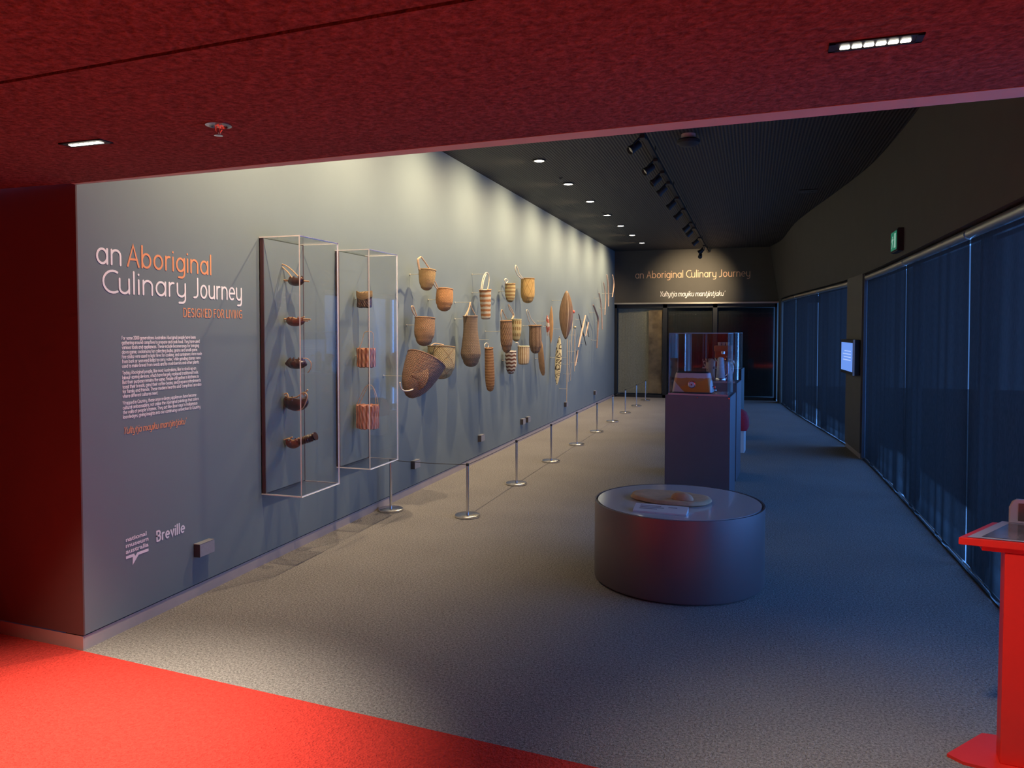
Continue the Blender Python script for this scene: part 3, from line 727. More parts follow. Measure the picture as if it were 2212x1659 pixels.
# ---------------------------------------------------------------- hanging things on the wall
def pinrod(p, d):
    """metal mounting pin from the wall to the thing"""
    l = d.location
    b = MB(); b.tube([(XW+.001-l.x, p[1]-l.y, p[2]-l.z), (p[0]-l.x, p[1]-l.y, p[2]-l.z)], .0035, 8)
    b.tube([(XW+.001-l.x, p[1]-l.y, p[2]-l.z), (XW+.007-l.x, p[1]-l.y, p[2]-l.z)], .010, 12)
    o = b.build('mounting_pin', M['pin'], d, smooth=True)
def wall_basket(label, cx, rows, xo, mat, cat='basket', name='woven_basket', tilt=0, handle=None, hmat=None, hr=.006, group=None, pins=(), flat=1.0, inner=None, rimmat=None, lean=0, cordr=None):
    """rows = [(py, half width px)] rim to base; hangs at wall offset xo"""
    c0 = at(cx, rows[0][0], 0, XW+xo)
    d = thing(name, label, cat, tuple(c0), 0, group)
    prof = []
    for py, hw in rows:
        q = at(cx, py, 0, XW+xo); prof.append((max(size(hw, c0), .0), q.z-c0.z))
    if len(prof) > 4 and prof[-1][0] < 1e-6 and prof[-2][0] < .68*prof[-3][0]: prof.pop(-2)
    fine = []
    for i in range(len(prof)-1):
        if i == len(prof)-2 and prof[-1][0] < 1e-6 and prof[i][0] > 0:
            for k in range(6):
                a = math.pi/2*k/6; fine.append((prof[i][0]*math.cos(a), prof[i][1]+(prof[-1][1]-prof[i][1])*math.sin(a)))
            break
        p0 = prof[max(i-1,0)]; p1 = prof[i]; p2 = prof[i+1]; p3 = prof[min(i+2, len(prof)-1)]
        for k in range(4):
            t = k/4
            cr = lambda a,b,c,e: .5*((2*b)+(-a+c)*t+(2*a-5*b+4*c-e)*t*t+(-a+3*b-3*c+e)*t**3)
            fine.append((max(0, cr(p0[0],p1[0],p2[0],p3[0])), cr(p0[1],p1[1],p2[1],p3[1])))
    fine.append(prof[-1])
    th = .006
    inn = [(max(0, r-th), z+ (th if r < .02 else 0)) for r, z in fine[:-2]][::-1]
    Mt = Matrix.Rotation(math.radians(tilt), 4, 'X') @ Matrix.Rotation(math.radians(lean), 4, 'Y')
    b = MB(); b.lathe(fine, 36, M=Mt, sx=flat); b.build('body', mat, d, smooth=True)
    b = MB(); b.lathe(inn, 28, M=Mt, sx=flat); b.build('lining', inner or mat, d, smooth=True)
    r0 = prof[0][0]
    b = MB(); b.tube([(r0*math.cos(a)*flat, r0*math.sin(a), 0) for a in [2*math.pi*k/32 for k in range(32)]], .0055, 6, M=Mt, closed=True); b.build('rim', rimmat or mat, d, smooth=True)
    if handle:
        for path in handle:
            pts = [at(px, py, 0, XW+xo)-c0 for px, py in path]
            pts = smooth_path(pts, 5)
            b = MB(); b.tube(pts, cordr or hr, 7); b.build('handle', hmat or M['cord'], d, smooth=True)
    for (px, py) in pins:
        c = at(cx, py, 0, XW+xo)
        pinrod((c.x, c.y, c.z), d)
    return d
def smooth_path(pts, k=5):
    pts = [Vector(p) for p in pts]; out = []
    for i in range(len(pts)-1):
        p0 = pts[max(i-1,0)]; p1 = pts[i]; p2 = pts[i+1]; p3 = pts[min(i+2, len(pts)-1)]
        for j in range(k):
            t = j/k
            out.append(.5*((2*p1)+(-p0+p2)*t+(2*p0-5*p1+4*p2-p3)*t*t+(-p0+3*p1-3*p2+p3)*t**3))
    out.append(pts[-1]); return out
tan = (.56,.36,.17); 
mw = {
 'tan': uvmat('weave_tan', (.62,.42,.20), (.42,.26,.11), 'weave', weave=(32,20)),
 'orange': uvmat('weave_orange', (.68,.36,.16), (.50,.24,.10), 'weave', weave=(32,18)),
 'brown': uvmat('weave_brown', (.52,.32,.18), (.36,.20,.10), 'weave', weave=(34,22)),
 'pale': uvmat('weave_pale', (.50,.38,.20), (.36,.24,.12), 'diamond', n=5, weave=(40,24)),
 'dark': uvmat('weave_dark', (.46,.29,.21), (.20,.12,.09), 'weave', weave=(48,30)),
 'conetip': uvmat('weave_cone_tip', (.44,.28,.20), (.22,.13,.10), 'weave', weave=(22,9)),
 'net': uvmat('net_bag', (.36,.25,.16), (.20,.14,.10), 'weave', weave=(30,36)),
 'stripe': uvmat('stripe_bag', (.85,.74,.56), (.62,.28,.12), 'bands', n=7, weave=(50,60)),
 'fibre': uvmat('long_fibre', (.58,.32,.15), (.42,.20,.09), 'bands', n=16, weave=(30,60)),
 'ystripe': uvmat('yellow_stripe', (.78,.62,.30), (.50,.30,.13), 'bands', n=6, weave=(40,40)),
 'diamond': uvmat('diamond_basket', (.74,.48,.18), (.48,.26,.09), 'diamond', n=7, weave=(60,44)),
 'bark': uvmat('plain_bark', (.40,.24,.13), (.30,.17,.09), 'weave', weave=(20,6)),
 'ydots': uvmat('yellow_dots', (.72,.58,.30), (.40,.24,.10), 'dots', n=16, k=4, weave=(60,44)),
 'bucket': uvmat('bucket_bark', (.36,.23,.14), (.25,.15,.09), 'vbands', n=9, weave=(40,12)),
 'zig': uvmat('zigzag_bag', (.80,.70,.58), (.22,.09,.06), 'zig', n=7, k=6, weave=(50,50)),
 'vstripe': uvmat('vertical_stripe', (.82,.68,.45), (.55,.33,.16), 'vbands', n=16, weave=(50,30)),
}
# near cluster
wall_basket('small tan basket with long strap, topmost beside the far acrylic case', 923, [(584,18.5),(596,18),(608,16.5),(618,13),(624,8),(628,0)], .19, mw['tan'], tilt=-7, handle=[[(907,583),(904,562),(907,556),(912,558),(930,584)],[(905,581),(902,561),(908,557)]], pins=[(0,592)], group='woven baskets on the left wall', lean=0, hr=.007)
wall_basket('orange basket with pointed base, right of the topmost tan basket', 961, [(625,17.5),(638,18.5),(650,18.5),(660,15.5),(668,9),(673,0)], .19, mw['orange'], tilt=-7, handle=[[(944,624),(938,616),(936,607),(940,609),(946,622)]], pins=[(0,647)], group='woven baskets on the left wall')
wall_basket('round brown basket with short strap, beside the far acrylic case', 918, [(687,21.5),(702,22),(718,22),(732,18),(741,11),(748,0)], .20, mw['brown'], tilt=-6, handle=[[(897,683),(891,672),(889,662),(893,663),(900,682)]], pins=[(0,702)], group='woven baskets on the left wall')
wall_basket('wide pale basket with painted arches, behind the big cone basket', 954, [(749,31),(768,31.5),(788,31),(802,26),(812,16),(819,0)], .17, mw['pale'], flat=.95, tilt=-5, handle=[[(930,747),(940,742),(958,745)]], pins=[(0,770)], group='woven baskets on the left wall')
# large dark conical basket, tipped so its mouth looks up and away
c0 = at(905, 812, 0, XW+.36)
d = thing('conical_basket', 'big dark cone basket tipped on its side, largest on the wall', 'basket', tuple(c0))
k = dist(c0)/F
prof = [(44*k, 40*k),(43*k,28*k),(40*k,10*k),(35*k,-10*k),(29*k,-26*k),(20*k,-40*k),(9*k,-50*k),(0,-53*k)]
Mt = Matrix.Rotation(math.radians(-28), 4, 'X') @ Matrix.Rotation(math.radians(14), 4, 'Y')
fine = []
for i in range(len(prof)-1):
    for j in range(3):
        t_ = j/3; fine.append((prof[i][0]*(1-t_)+prof[i+1][0]*t_, prof[i][1]*(1-t_)+prof[i+1][1]*t_))
fine.append(prof[-1])
b = MB(); b.lathe(fine, 44, M=Mt); b.build('body', mw['dark'], d, smooth=True)
b = MB(); b.lathe([(max(0,r-.007), z+.004) for r, z in fine][::-1], 32, M=Mt); b.build('lining', mw['dark'], d, smooth=True)
b = MB(); b.tube([(44*k*math.cos(a), 44*k*math.sin(a), 40*k) for a in [2*math.pi*q/36 for q in range(36)]], .006, 6, M=Mt, closed=True); b.build('rim', mw['dark'], d, smooth=True)
b = MB(); b.lathe([(30*k,-2*k),(20*k,5*k),(8*k,13*k),(0,19*k)], 28, M=T(.03,-21*k,0*k) @ Matrix.Rotation(math.radians(75),4,'X') @ Matrix.Rotation(math.radians(-20),4,'Y')); b.build('pointed_base', mw['conetip'], d, smooth=True)
pts = smooth_path([at(px, py, 0, XW+.50)-c0 for px, py in ((864,826),(866,838),(873,844),(883,844),(892,841))])
b = MB(); b.tube(pts, .006, 7); b.build('carrying_cord', M['cordpale'], d, smooth=True)
pinrod((c0.x-.1, c0.y, at(905,808,0,XW+.2).z), d)
# string bag
wall_basket('long grey brown net bag widening to a rounded base', 1016, [(683,16.5),(700,16),(720,17),(742,20),(760,22.5),(766,22.5),(778,18),(788,11),(793,0)], .19, mw['net'], 'bag', 'string_bag', handle=[[(1004,683),(1012,668),(1015,655),(1017,653)],[(1028,683),(1020,668),(1015,655)],[(1008,682),(1014,664),(1016,654)]], pins=[(0,689),(0,653)], group='bags on the left wall', flat=.95, tilt=2)
wall_basket('long white and rust striped bag with tall looped handle', 1048, [(626,13),(636,12.5),(650,12),(665,11),(680,10.5),(688,9.5),(690,0)], .17, mw['stripe'], 'bag', 'striped_bag', handle=[[(1039,625),(1042,605),(1047,592),(1052,589),(1056,596),(1056,610),(1053,625)],[(1042,625),(1045,606),(1050,592)]], hmat=M['cordpale'], pins=[(0,632),(0,592)], group='bags on the left wall', tilt=4)
wall_basket('very narrow rust fibre bag hanging from a hook, low', 1056, [(752,9),(765,9.5),(785,10),(805,10.5),(825,10),(838,8),(847,0)], .15, mw['fibre'], 'bag', 'narrow_bag', handle=[[(1047,752),(1047,744),(1051,741),(1055,745),(1054,752)]], hmat=M['cordpale'], pins=[(0,734)], group='bags on the left wall', tilt=6)
wall_basket('small yellow basket with brown bands and curled handle', 1102, [(613,11),(622,11.5),(634,11),(644,9),(650,6),(653,0)], .16, mw['ystripe'], handle=[[(1094,613),(1090,606),(1092,602),(1097,606),(1094,611)]], hmat=M['cordpale'], pins=[(0,629)], group='woven baskets on the left wall')
wall_basket('orange basket painted with a diamond line pattern, highest of the middle cluster', 1140, [(602,14.5),(620,15),(636,15),(646,12),(652,8),(655,0)], .19, mw['diamond'], handle=[[(1127,602),(1118,594),(1113,582),(1114,573),(1118,580),(1121,590),(1130,602)]], hmat=M['cordpale'], pins=[(0,624)], group='woven baskets on the left wall')
wall_basket('deep plain brown bag hanging front of the yellow dotted basket', 1093, [(693,12.5),(706,13),(722,13),(738,13),(750,10),(758,6),(763,0)], .28, mw['bark'], 'bag', 'bark_pouch', handle=[[(1084,692),(1082,680),(1084,669),(1088,676),(1094,688)]], hmat=M['cord'], pins=[(0,716)], group='bags on the left wall', tilt=5)
wall_basket('yellow basket with rows of brown dots and long handle', 1115, [(690,12),(702,12),(716,11.5),(728,9),(735,5),(738,0)], .11, mw['ydots'], flat=.95, handle=[[(1105,690),(1108,680),(1101,668),(1098,658),(1103,664),(1110,680),(1107,689)]], hmat=M['cord'], pins=[(0,704)], group='woven baskets on the left wall')
wall_basket('dark ribbed bark bucket with a slanted loop handle', 1156, [(703,14),(708,13),(725,13.5),(742,13.5),(753,11),(760,7),(764,0)], .19, mw['bucket'], 'bucket', 'bark_bucket', handle=[[(1146,702),(1141,688),(1137,671),(1141,672),(1147,688),(1158,701)]], hmat=M['cordpale'], pins=[(0,704)], tilt=3)
wall_basket('white and dark zigzag bag, lowest of the middle cluster', 1103, [(759,13),(770,13),(784,12.5),(796,11),(804,8),(808,0)], .12, mw['zig'], 'bag', 'zigzag_bag', handle=[[(1099,762),(1108,770),(1115,778),(1114,792)],[(1090,760),(1083,750),(1084,740)]], hmat=M['cordpale'], pins=[(0,779)], group='bags on the left wall', tilt=3, flat=.9)
wall_basket('small basket with vertical cream stripes beside the zigzag bag', 1131, [(748,12.5),(760,12.5),(774,12.5),(782,11.5),(786,10),(788,0)], .20, mw['vstripe'], handle=[[(1121,748),(1119,741),(1114,740)]], hmat=M['cordpale'], pins=[(0,765)], group='woven baskets on the left wall', flat=1)

# flat carved things: outline in (along, z) turned into a pillow-shaped solid
def blade(label, pts, xo, mat, cat, name, thick=.02, yaw=0, hollow=0, group=None, ridge=None, pins=(), rows=14):
    """pts = [(py, left px, right px)] top to bottom; a lens-section blade standing off the wall, turned by yaw about the vertical"""
    mid = pts[len(pts)//2]; c0 = at((mid[1]+mid[2])/2, mid[0], 0, XW+xo)
    d = thing(name, label, cat, tuple(c0), 0, group)
    k = dist(c0)/F; n = 16; vs = []; fs = []
    # view direction is slanted to the wall: turn the blade to face mostly along the wall by yaw
    ca, sa = math.cos(math.radians(yaw)), math.sin(math.radians(yaw))
    for py, l, r in pts:
        w = (r-l)/2*k; q = at((l+r)/2, py, 0, XW+xo); off = q-c0
        for j in range(n):
            a = 2*math.pi*j/n
            u = w*math.cos(a); h = thick*math.sin(a)*(w/ (max((p[2]-p[1])/2 for p in pts)*k)+.15)
            if hollow and math.sin(a) < 0: h = -hollow*(1-abs(math.cos(a))**2)*.2
            vs.append((off.x+u*ca-h*sa, off.y+u*sa+h*ca, off.z))
    m = len(pts)
    for i in range(m-1):
        for j in range(n): fs.append((i*n+j, i*n+(j+1) % n, (i+1)*n+(j+1) % n, (i+1)*n+j))
    fs.append(tuple(range(n))); fs.append(tuple((m-1)*n+j for j in range(n-1,-1,-1)))
    b = MB(); b.add(vs, fs); b.build('body', mat, d, smooth=True)
    for py in pins:
        q = at(c0_px(pts, py), py, 0, XW+xo); pinrod((q.x, q.y, q.z), d)
    return d
def c0_px(pts, py):
    best = min(pts, key=lambda p: abs(p[0]-py)); return (best[1]+best[2])/2
wood = plain('carved_wood', (.25,.15,.08), .45, noise=.35, scale=9, stretch=(6,6,1), bump=.002)
wood2 = plain('warm_wood', (.58,.33,.16), .5, noise=.25, scale=10, stretch=(6,6,1))
pale = plain('pale_wood', (.62,.46,.30), .55, noise=.25, scale=12, stretch=(6,6,1))
pinkw = plain('pinkish_wood', (.62,.42,.32), .55, noise=.2, scale=12, stretch=(6,6,1))
darkw = plain('dark_wood', (.10,.07,.06), .5, noise=.3, scale=12, stretch=(6,6,1))
def lens(y0, y1, cx0, cx1, hw, n=14, p=.75):
    out = []
    for i in range(n+1):
        t = i/n; s = math.sin(math.pi*t)**p
        out.append((y0+(y1-y0)*t, cx0+(cx1-cx0)*t-hw*s-.3, cx0+(cx1-cx0)*t+hw*s+.3))
    return out
blade('long tan wooden paddle behind the dark bucket', [(735,1166,1170),(745,1163,1173),(760,1161,1175),(780,1162,1177),(795,1164,1178),(805,1167,1178),(811,1171,1176)], .10, wood2, 'paddle', 'wooden_paddle', .012, -15, pins=(775,))
# painted small board with red centre
mp_, t, bs = nt('red_painted_board')
tc = N(t, 'ShaderNodeTexCoord'); vo = N(t, 'ShaderNodeTexVoronoi'); vo.inputs['Scale'].default_value = 14; L(t, tc.outputs['Object'], vo.inputs['Vector'])
L(t, mixc(t, math_(t, 'GREATER_THAN', vo.outputs['Distance'], .5), (.62,.16,.10), (.85,.75,.62)), bs.inputs['Base Color'])
blade('small dark board with red centre and cream border, left of the spear board', lens(681,727,1182,1184,4.5), .16, mp_, 'board', 'painted_board', .02, -30, pins=(694,))
b = blade('narrow pointed reddish board beside the coolamon', lens(661,742,1191,1190,5.5), .13, wood2, 'board', 'pointed_board', .010, -20, pins=(705,))
# large coolamon, hollow side turned away, with its keel ridge
c0 = at(1222, 680, 0, XW+.24); k = dist(c0)/F
d = thing('coolamon', 'large plain brown wooden coolamon with a pale keel edge', 'coolamon', tuple(c0))
vs = []; fs = []; n = 22; m = 18
for i in range(n+1):
    t_ = i/n; s = math.sin(math.pi*t_)**.78; z = (51-103*t_)*k; cx = (2-2*t_)*k
    for j in range(m+1):
        a = -math.pi*.5+math.pi*j/m
        u = 13.8*k*s*math.sin(a); h = 7.5*k*s*math.cos(a)
        vs.append((cx+u*.92+h*.35, -h*.94+u*.38, z))
for i in range(n):
    for j in range(m): fs.append((i*(m+1)+j, i*(m+1)+j+1, (i+1)*(m+1)+j+1, (i+1)*(m+1)+j))
b = MB(); b.add(vs, fs); o = b.build('shell', wood, d, smooth=True); sd = o.modifiers.new('wall', 'SOLIDIFY'); sd.thickness = .012; sd.offset = -1
b = MB(); b.tube([(cx_+.004, y_, z_) for cx_, y_, z_ in [((2-2*i/n)*k+7.5*k*math.sin(math.pi*i/n)**.62*.35+(3.0*k*math.sin(math.pi*i/n)), -7.5*k*math.sin(math.pi*i/n)**.62*.94-.004, (51-103*i/n)*k) for i in range(n+1)]], [.003+.004*math.sin(math.pi*i/n) for i in range(n+1)], 6)
b.build('keel', pale, d, smooth=True)
b = MB(); b.tube([(vs[i*(m+1)+m][0], vs[i*(m+1)+m][1], vs[i*(m+1)+m][2]) for i in range(n+1)], .007, 6); b.build('rim', wood2, d, smooth=True)
pinrod((c0.x, c0.y, at(1224,650,0,XW+.2).z), d); pinrod((c0.x, c0.y, at(1224,711,0,XW+.2).z), d)
# patterned coolamon
mq, t, bs = nt('ochre_line_pattern')
tc = N(t, 'ShaderNodeTexCoord'); vo = N(t, 'ShaderNodeTexVoronoi'); vo.feature = 'DISTANCE_TO_EDGE'; vo.inputs['Scale'].default_value = 9
nz = N(t, 'ShaderNodeTexNoise'); nz.inputs['Scale'].default_value = 7; L(t, tc.outputs['Object'], nz.inputs['Vector'])
va = N(t, 'ShaderNodeVectorMath', operation='ADD'); L(t, tc.outputs['Object'], va.inputs[0]); vs_ = N(t, 'ShaderNodeVectorMath', operation='SCALE'); vs_.inputs['Scale'].default_value = .12; L(t, nz.outputs['Color'], vs_.inputs[0]); L(t, vs_.outputs[0], va.inputs[1])
L(t, va.outputs[0], vo.inputs['Vector'])
L(t, mixc(t, math_(t, 'LESS_THAN', math_(t, 'ABSOLUTE', math_(t, 'SUBTRACT', vo.outputs['Distance'], .16)), .055), (.80,.70,.46), (.10,.07,.05)), bs.inputs['Base Color'])
blade('cream coolamon covered with dark looping painted lines', lens(726,832,1208.5,1203,8.6,p=.6), .14, mq, 'coolamon', 'painted_coolamon', .02, -25, pins=(773,))

def stick(label, pts, xo, r, mat, cat='stick', name='wooden_stick', group=None, pins=(), parts=()):
    P = [at(px, py, 0, XW+xo) for px, py in pts]; c0 = P[len(P)//2]
    d = thing(name, label, cat, tuple(c0), 0, group)
    Q = smooth_path([p-c0 for p in P], 6) if len(P) > 2 else [p-c0 for p in P]
    rr = [size(r, c0)*(.75+.25*math.sin(math.pi*min(1, i/(len(Q)-1)+.05))) for i in range(len(Q))]
    b = MB(); b.tube(Q, rr, 8, flat=.6 if len(P) > 2 else 1); b.build('shaft', mat, d, smooth=True)
    for (px, py, rp, m2, nm) in parts:
        q = at(px, py, 0, XW+xo)-c0; R = size(rp, c0)
        b = MB(); b.lathe([(0,R)]+[(R*math.sin(math.pi*i/10), R*math.cos(math.pi*i/10)) for i in range(1,10)]+[(0,-R)], 18, M=T(*q)); b.build(nm, m2, d, smooth=True)
    for (px, py) in pins:
        q = at(px, py, 0, XW+xo); pinrod(q, d)
    return d
stick('very long pale digging stick hanging below the brown coolamon', [(1225.5,732),(1225,800),(1224,867)], .13, 1.9, pale, 'stick', 'digging_stick', pins=[(1225,773),(1224,840)])
stick('thin spear thrower with a red ball at its top', [(1238,676),(1234.5,745),(1232.5,822)], .13, 1.0, pale, 'spear', 'spear', pins=[(1233,808)], parts=[(1238.5,673.5,3.6,plain('red_resin',(.75,.12,.08),.5),'ball')])
stick('second thin shaft hanging left of the ball-topped spear', [(1231,735),(1229.5,790),(1228,825)], .12, .9, pale, 'stick', 'thin_shaft', pins=[(1230,787)])
stick('club with a pale round knob at the top', [(1242,712),(1241.7,760),(1241,802)], .13, 1.5, pale, 'club', 'knobbed_club', pins=[(1241,724),(1241,759)], parts=[(1242,707,3.2,plain('knob_resin',(.42,.38,.26),.6),'knob')])
stick('thin dark stick crossing a pink one, right of the knobbed club', [(1250,678),(1258,713),(1266,746)], .11, 1.1, darkw, pins=[(1262,742)])
stick('pinkish stick crossed by a thin dark one, right of the knobbed club', [(1264.5,681),(1257,715),(1249.5,750)], .17, 1.9, pinkw, pins=[(1262,690)])
stick('short dark stick of the small crossed pair', [(1266.5,694),(1269,710),(1272,728)], .11, .9, darkw)
stick('short pinkish stick of the small crossed pair', [(1271.5,696),(1268,711),(1265,726)], .16, 1.3, pinkw, pins=[(1270,722)])
stick('pinkish stick leaning against the foot of the knobbed club', [(1248.5,756),(1246,773),(1243,790)], .12, 1.3, pinkw, pins=[(1247,783)])
stick('short dark stick behind the leaning pinkish stick', [(1245,758),(1247.5,782)], .10, .8, darkw)
gb = 'boomerangs at the far end of the left wall'
stick('dark bent boomerang, lowest and nearest of the far row', [(1281.5,659),(1287,673),(1292,690),(1291,720),(1289.5,752)], .13, 2.1, plain('grey_wood',(.30,.20,.17),.5,noise=.2), 'boomerang', 'boomerang', gb, pins=[(1287,675),(1290,735)])
stick('brown boomerang, second of the rising far row', [(1294,633),(1298,655),(1300,685),(1301,712)], .13, 1.5, pinkw, 'boomerang', 'boomerang', gb, pins=[(1296,644),(1301,694)])
stick('thin boomerang, third of the rising far row', [(1304,610),(1308,640),(1306.5,680)], .13, 1.2, pinkw, 'boomerang', 'boomerang', gb, pins=[(1307,666)])
stick('pale upright boomerang, fourth of the rising far row', [(1311,594),(1314,625),(1314,662)], .13, 1.5, pinkw, 'boomerang', 'boomerang', gb, pins=[(1313,634)])
stick('pale curved boomerang nearest the end wall', [(1323,594),(1326,615),(1322.5,642)], .13, 1.4, pinkw, 'boomerang', 'boomerang', gb, pins=[(1324,634)])

# ---------------------------------------------------------------- kelp vessels and bark bags inside the cases
def in_case(px, py, y): return at(px, py, 1, y)
def sphere_prof(r, h, n=10, top=.35):
    out = []
    for i in range(n+1):
        a = math.pi*(top+(1-top)*i/n)
        out.append((max(0, r*math.sin(a)), h*math.cos(a)))
    return out
def kelp(label, cx, cy, hw, hh, mat, ruffle=.1, sticks=(), cords=(), y=4.74, elong=1.0, extra=None, top=.3):
    c = in_case(cx, cy, y); k = dist(c)/F
    d = thing('kelp_vessel', label, 'vessel', tuple(c), 0, 'kelp vessels in the near case')
    r, h = hw*k, hh*k
    ph = random.random()*6
    fn = lambda th, i, R, Z: (R*(1+ruffle*.5*math.sin(th*7+ph)+ruffle*.3*math.sin(th*13+i)), Z+(ruffle*h*.8*math.sin(th*5+ph) if i < 2 else 0))
    b = MB(); b.lathe(sphere_prof(r, h, 12, top), 36, M=T(0,0,0), sx=1, sy=.62, fn=fn); b.build('bowl', mat, d, smooth=True)
    pr = sphere_prof(r*.93, h*.9, 8, top)[::-1]
    b = MB(); b.lathe(pr, 28, sy=.62); b.build('lining', mat, d, smooth=True)
    for (a, bb, rr) in sticks:
        p, q = in_case(*a, y)-c, in_case(*bb, y)-c
        b = MB(); b.tube([p, (p+q)/2+Vector((0,0,.002)), q], rr, 8); b.build('stick', M['cord'], d, smooth=True)
    for path, rr in cords:
        b = MB(); b.tube(smooth_path([in_case(px, py, y-.02)-c for px, py in path]), rr, 7); b.build('cord', M['cord'], d, smooth=True)
    # gathered folds at the mouth
    for j in range(8):
        th = 2*math.pi*j/8
        zz = h*math.cos(math.pi*top)
        rr = r*math.sin(math.pi*top)
        p = Vector((rr*math.cos(th), rr*.62*math.sin(th), zz))
        b = MB(); b.tube([p+Vector((0,0,-.012)), p+Vector((0,0,.004)), p*.85+Vector((0,0,zz*.15+.014))], [.009,.008,.003], 7); b.build('fold', mat, d, smooth=True)
    pinw = in_case(cx, cy, y); pinrod((pinw.x, pinw.y+.01, pinw.z), d)
    return d
kelp('flat kelp vessel with tall looped handle, topmost in the near case', 640, 607, 19, 11, M['kelp'], .06,
     sticks=[((612,605),(668,608),.005)], cords=[([(631,600),(622,588),(610,577),(606,571),(614,572),(628,581),(646,599)], .0045), ([(624,601),(632,608),(644,606),(652,600)], .006)])
kelp('reddish kelp vessel pierced by a straight stick, second in the near case', 638, 694, 21, 11, M['kelpred'], .1, sticks=[((599,689),(671,690),.006),((640,692),(666,694),.004)], cords=[([(616,690),(628,686),(644,689),(658,684)], .005)], top=.34)
kelp('dark knobbly kelp vessel with hanging cord, middle of the near case', 640, 785, 23, 12, M['kelp'], .2, cords=[([(655,774),(664,775),(672,784),(671,797),(665,805)], .004)], top=.25)
kelp('deep round kelp vessel with drooping cord loop, fourth in the near case', 640, 868, 29, 20, M['kelp'], .06, sticks=[((602,853),(622,857),.004),((655,853),(665,842),.006)], cords=[([(614,852),(621,851),(628,875),(640,886),(655,880),(664,857),(656,848),(640,858),(618,859)], .005)], top=.38)
kelp('small kelp scoop with ribbed tail, lowest in the near case', 633, 957, 17, 12, M['kelpred'], .12, sticks=[((612,952),(632,944),.005)], cords=[([(614,950),(624,948),(634,952),(646,946)], .005)], top=.36)
# ribbed tail of the lowest scoop
c = in_case(665, 950, 4.74); d = [o for o in COL.objects if o.get('label','').startswith('small kelp scoop')][0]
base = d.location
pts = [in_case(px, py, 4.74)-base for px, py in ((648,953),(656,951),(665,948),(674,945),(682,942))]
b = MB()
P = smooth_path(pts, 6)
b.tube(P, [.024+.007*math.sin(i*1.9) for i in range(len(P))], 12); b.build('ribbed_tail', M['kelp'], d, smooth=True)

barkA = uvmat('bark_bag_dark', (.10,.06,.05), (.16,.09,.06), 'vbands', n=9, weave=(20,6), rough=.4)
barkB = uvmat('bark_bag_copper', (.62,.30,.18), (.30,.10,.06), 'vbands', n=14, weave=(14,3), rough=.45)
barkC = uvmat('bark_bag_red', (.68,.34,.26), (.46,.16,.11), 'vbands', n=18, weave=(18,3), rough=.55)
straw = uvmat('straw_band', (.70,.48,.26), (.50,.30,.14), 'bands', n=6, weave=(40,20))
def barkbag(label, cx, y0px, y1px, hw, mat, band=None, handle=(), y=5.75):
    c = in_case(cx, y0px, y); k = dist(c)/F; h = (y1px-y0px)*k; r = hw*k
    d = thing('bark_bag', label, 'bag', tuple(c), 0, 'bark bags in the far case')
    fn = lambda th, i, R, Z: (R*(1+.035*math.sin(th*14)), Z+(.006*math.sin(th*9) if i in (0, 6) else 0))
    pr = [(r*.97,0),(r,-h*.1),(r*.97,-h*.3),(r*.96,-h*.6),(r*.98,-h*.85),(r*.94,-h*.98),(r*.6,-h),(0,-h)]
    b = MB(); b.lathe(pr, 84, sy=.7, fn=fn); b.build('body', mat, d, smooth=True)
    b = MB(); b.lathe([(0,-h*.9),(r*.8,-h*.85),(r*.9,-.002)], 40, sy=.7); b.build('lining', mat, d, smooth=True)
    if band:
        b = MB(); b.lathe([(r*1.03,.012),(r*1.06,-.0),(r*1.05,-h*.3),(r*1.0,-h*.36)], 48, sy=.7, fn=lambda th,i,R,Z:(R, Z+(.012*math.sin(th*2+1.2)))); b.build('straw_band', band, d, smooth=True)
    for path in handle:
        b = MB(); b.tube(smooth_path([in_case(px, py, y-.01)-c for px, py in path]), .003, 7); b.build('handle', M['cord'], d, smooth=True)
    pinrod((c.x, c.y+.02, c.z-h*.4), d)
barkbag('dark bag with straw collar, topmost in the far case', 787, 634, 664, 17.5, barkA, straw)
barkbag('copper ribbed bag with wire handle, middle of the far case', 791, 753, 793, 22, barkB, None, [[(776,752),(782,738),(786,722),(790,717),(799,716),(806,722),(806,752)]])
barkbag('red ribbed bag with twiggy handle, lowest in the far case', 794, 875, 926, 26.5, barkC, None, [[(771,874),(778,858),(788,838),(796,832),(804,834),(812,850),(817,874)],[(776,874),(786,852),(795,833)],[(806,836),(810,854),(812,873)]])

# ---------------------------------------------------------------- low label blocks on the left wall
LB = [(427,1172,427,1199,3.982,'largest grey label block, beside the sponsor logos'), (893,998,893,1010,7.12,'small label block below the big cone basket'), (1037,937,1037,952,9.13,'small label block left of the paired ones'),
      (1128,904,1128,915,10.95,'left one of two paired label blocks'), (1139,902,1139,913,11.25,'right one of two paired label blocks'), (1222,866,1222,878,13.75,'small label block under the long digging stick'), (1285,843,1285,854,16.5,'farthest small label block near the end wall')]
for (a, b0, c_, d0, y1, lab) in LB:
    p = at(a, b0, 0, XW+.03); q = at(c_, d0, 0, XW+.03)
    w = (y1-p.y) if y1 > p.y+.08 else .14
    w = .135
    z1 = .335; z0 = .255
    d = thing('label_block', lab, 'label', (XW, p.y+w/2, z0), 0, 'label blocks along the left wall')
    b = MB(); b.box((0,-w/2,0),(.045,w/2,.08)); b.build('block', plain('label_side', (.06,.05,.055), .5), d, bevel=.002)
    b = MB(); b.add([(.046,-w/2+.002,.002),(.046,w/2-.002,.002),(.046,w/2-.002,.078),(.046,-w/2+.002,.078)], [(0,1,2,3)]); b.box((.044,-w/2,.0795),(.0,w/2,.0815)); b.build('face_plate', plain('label_face', (.30,.30,.33), .35, noise=.1, scale=60), d)

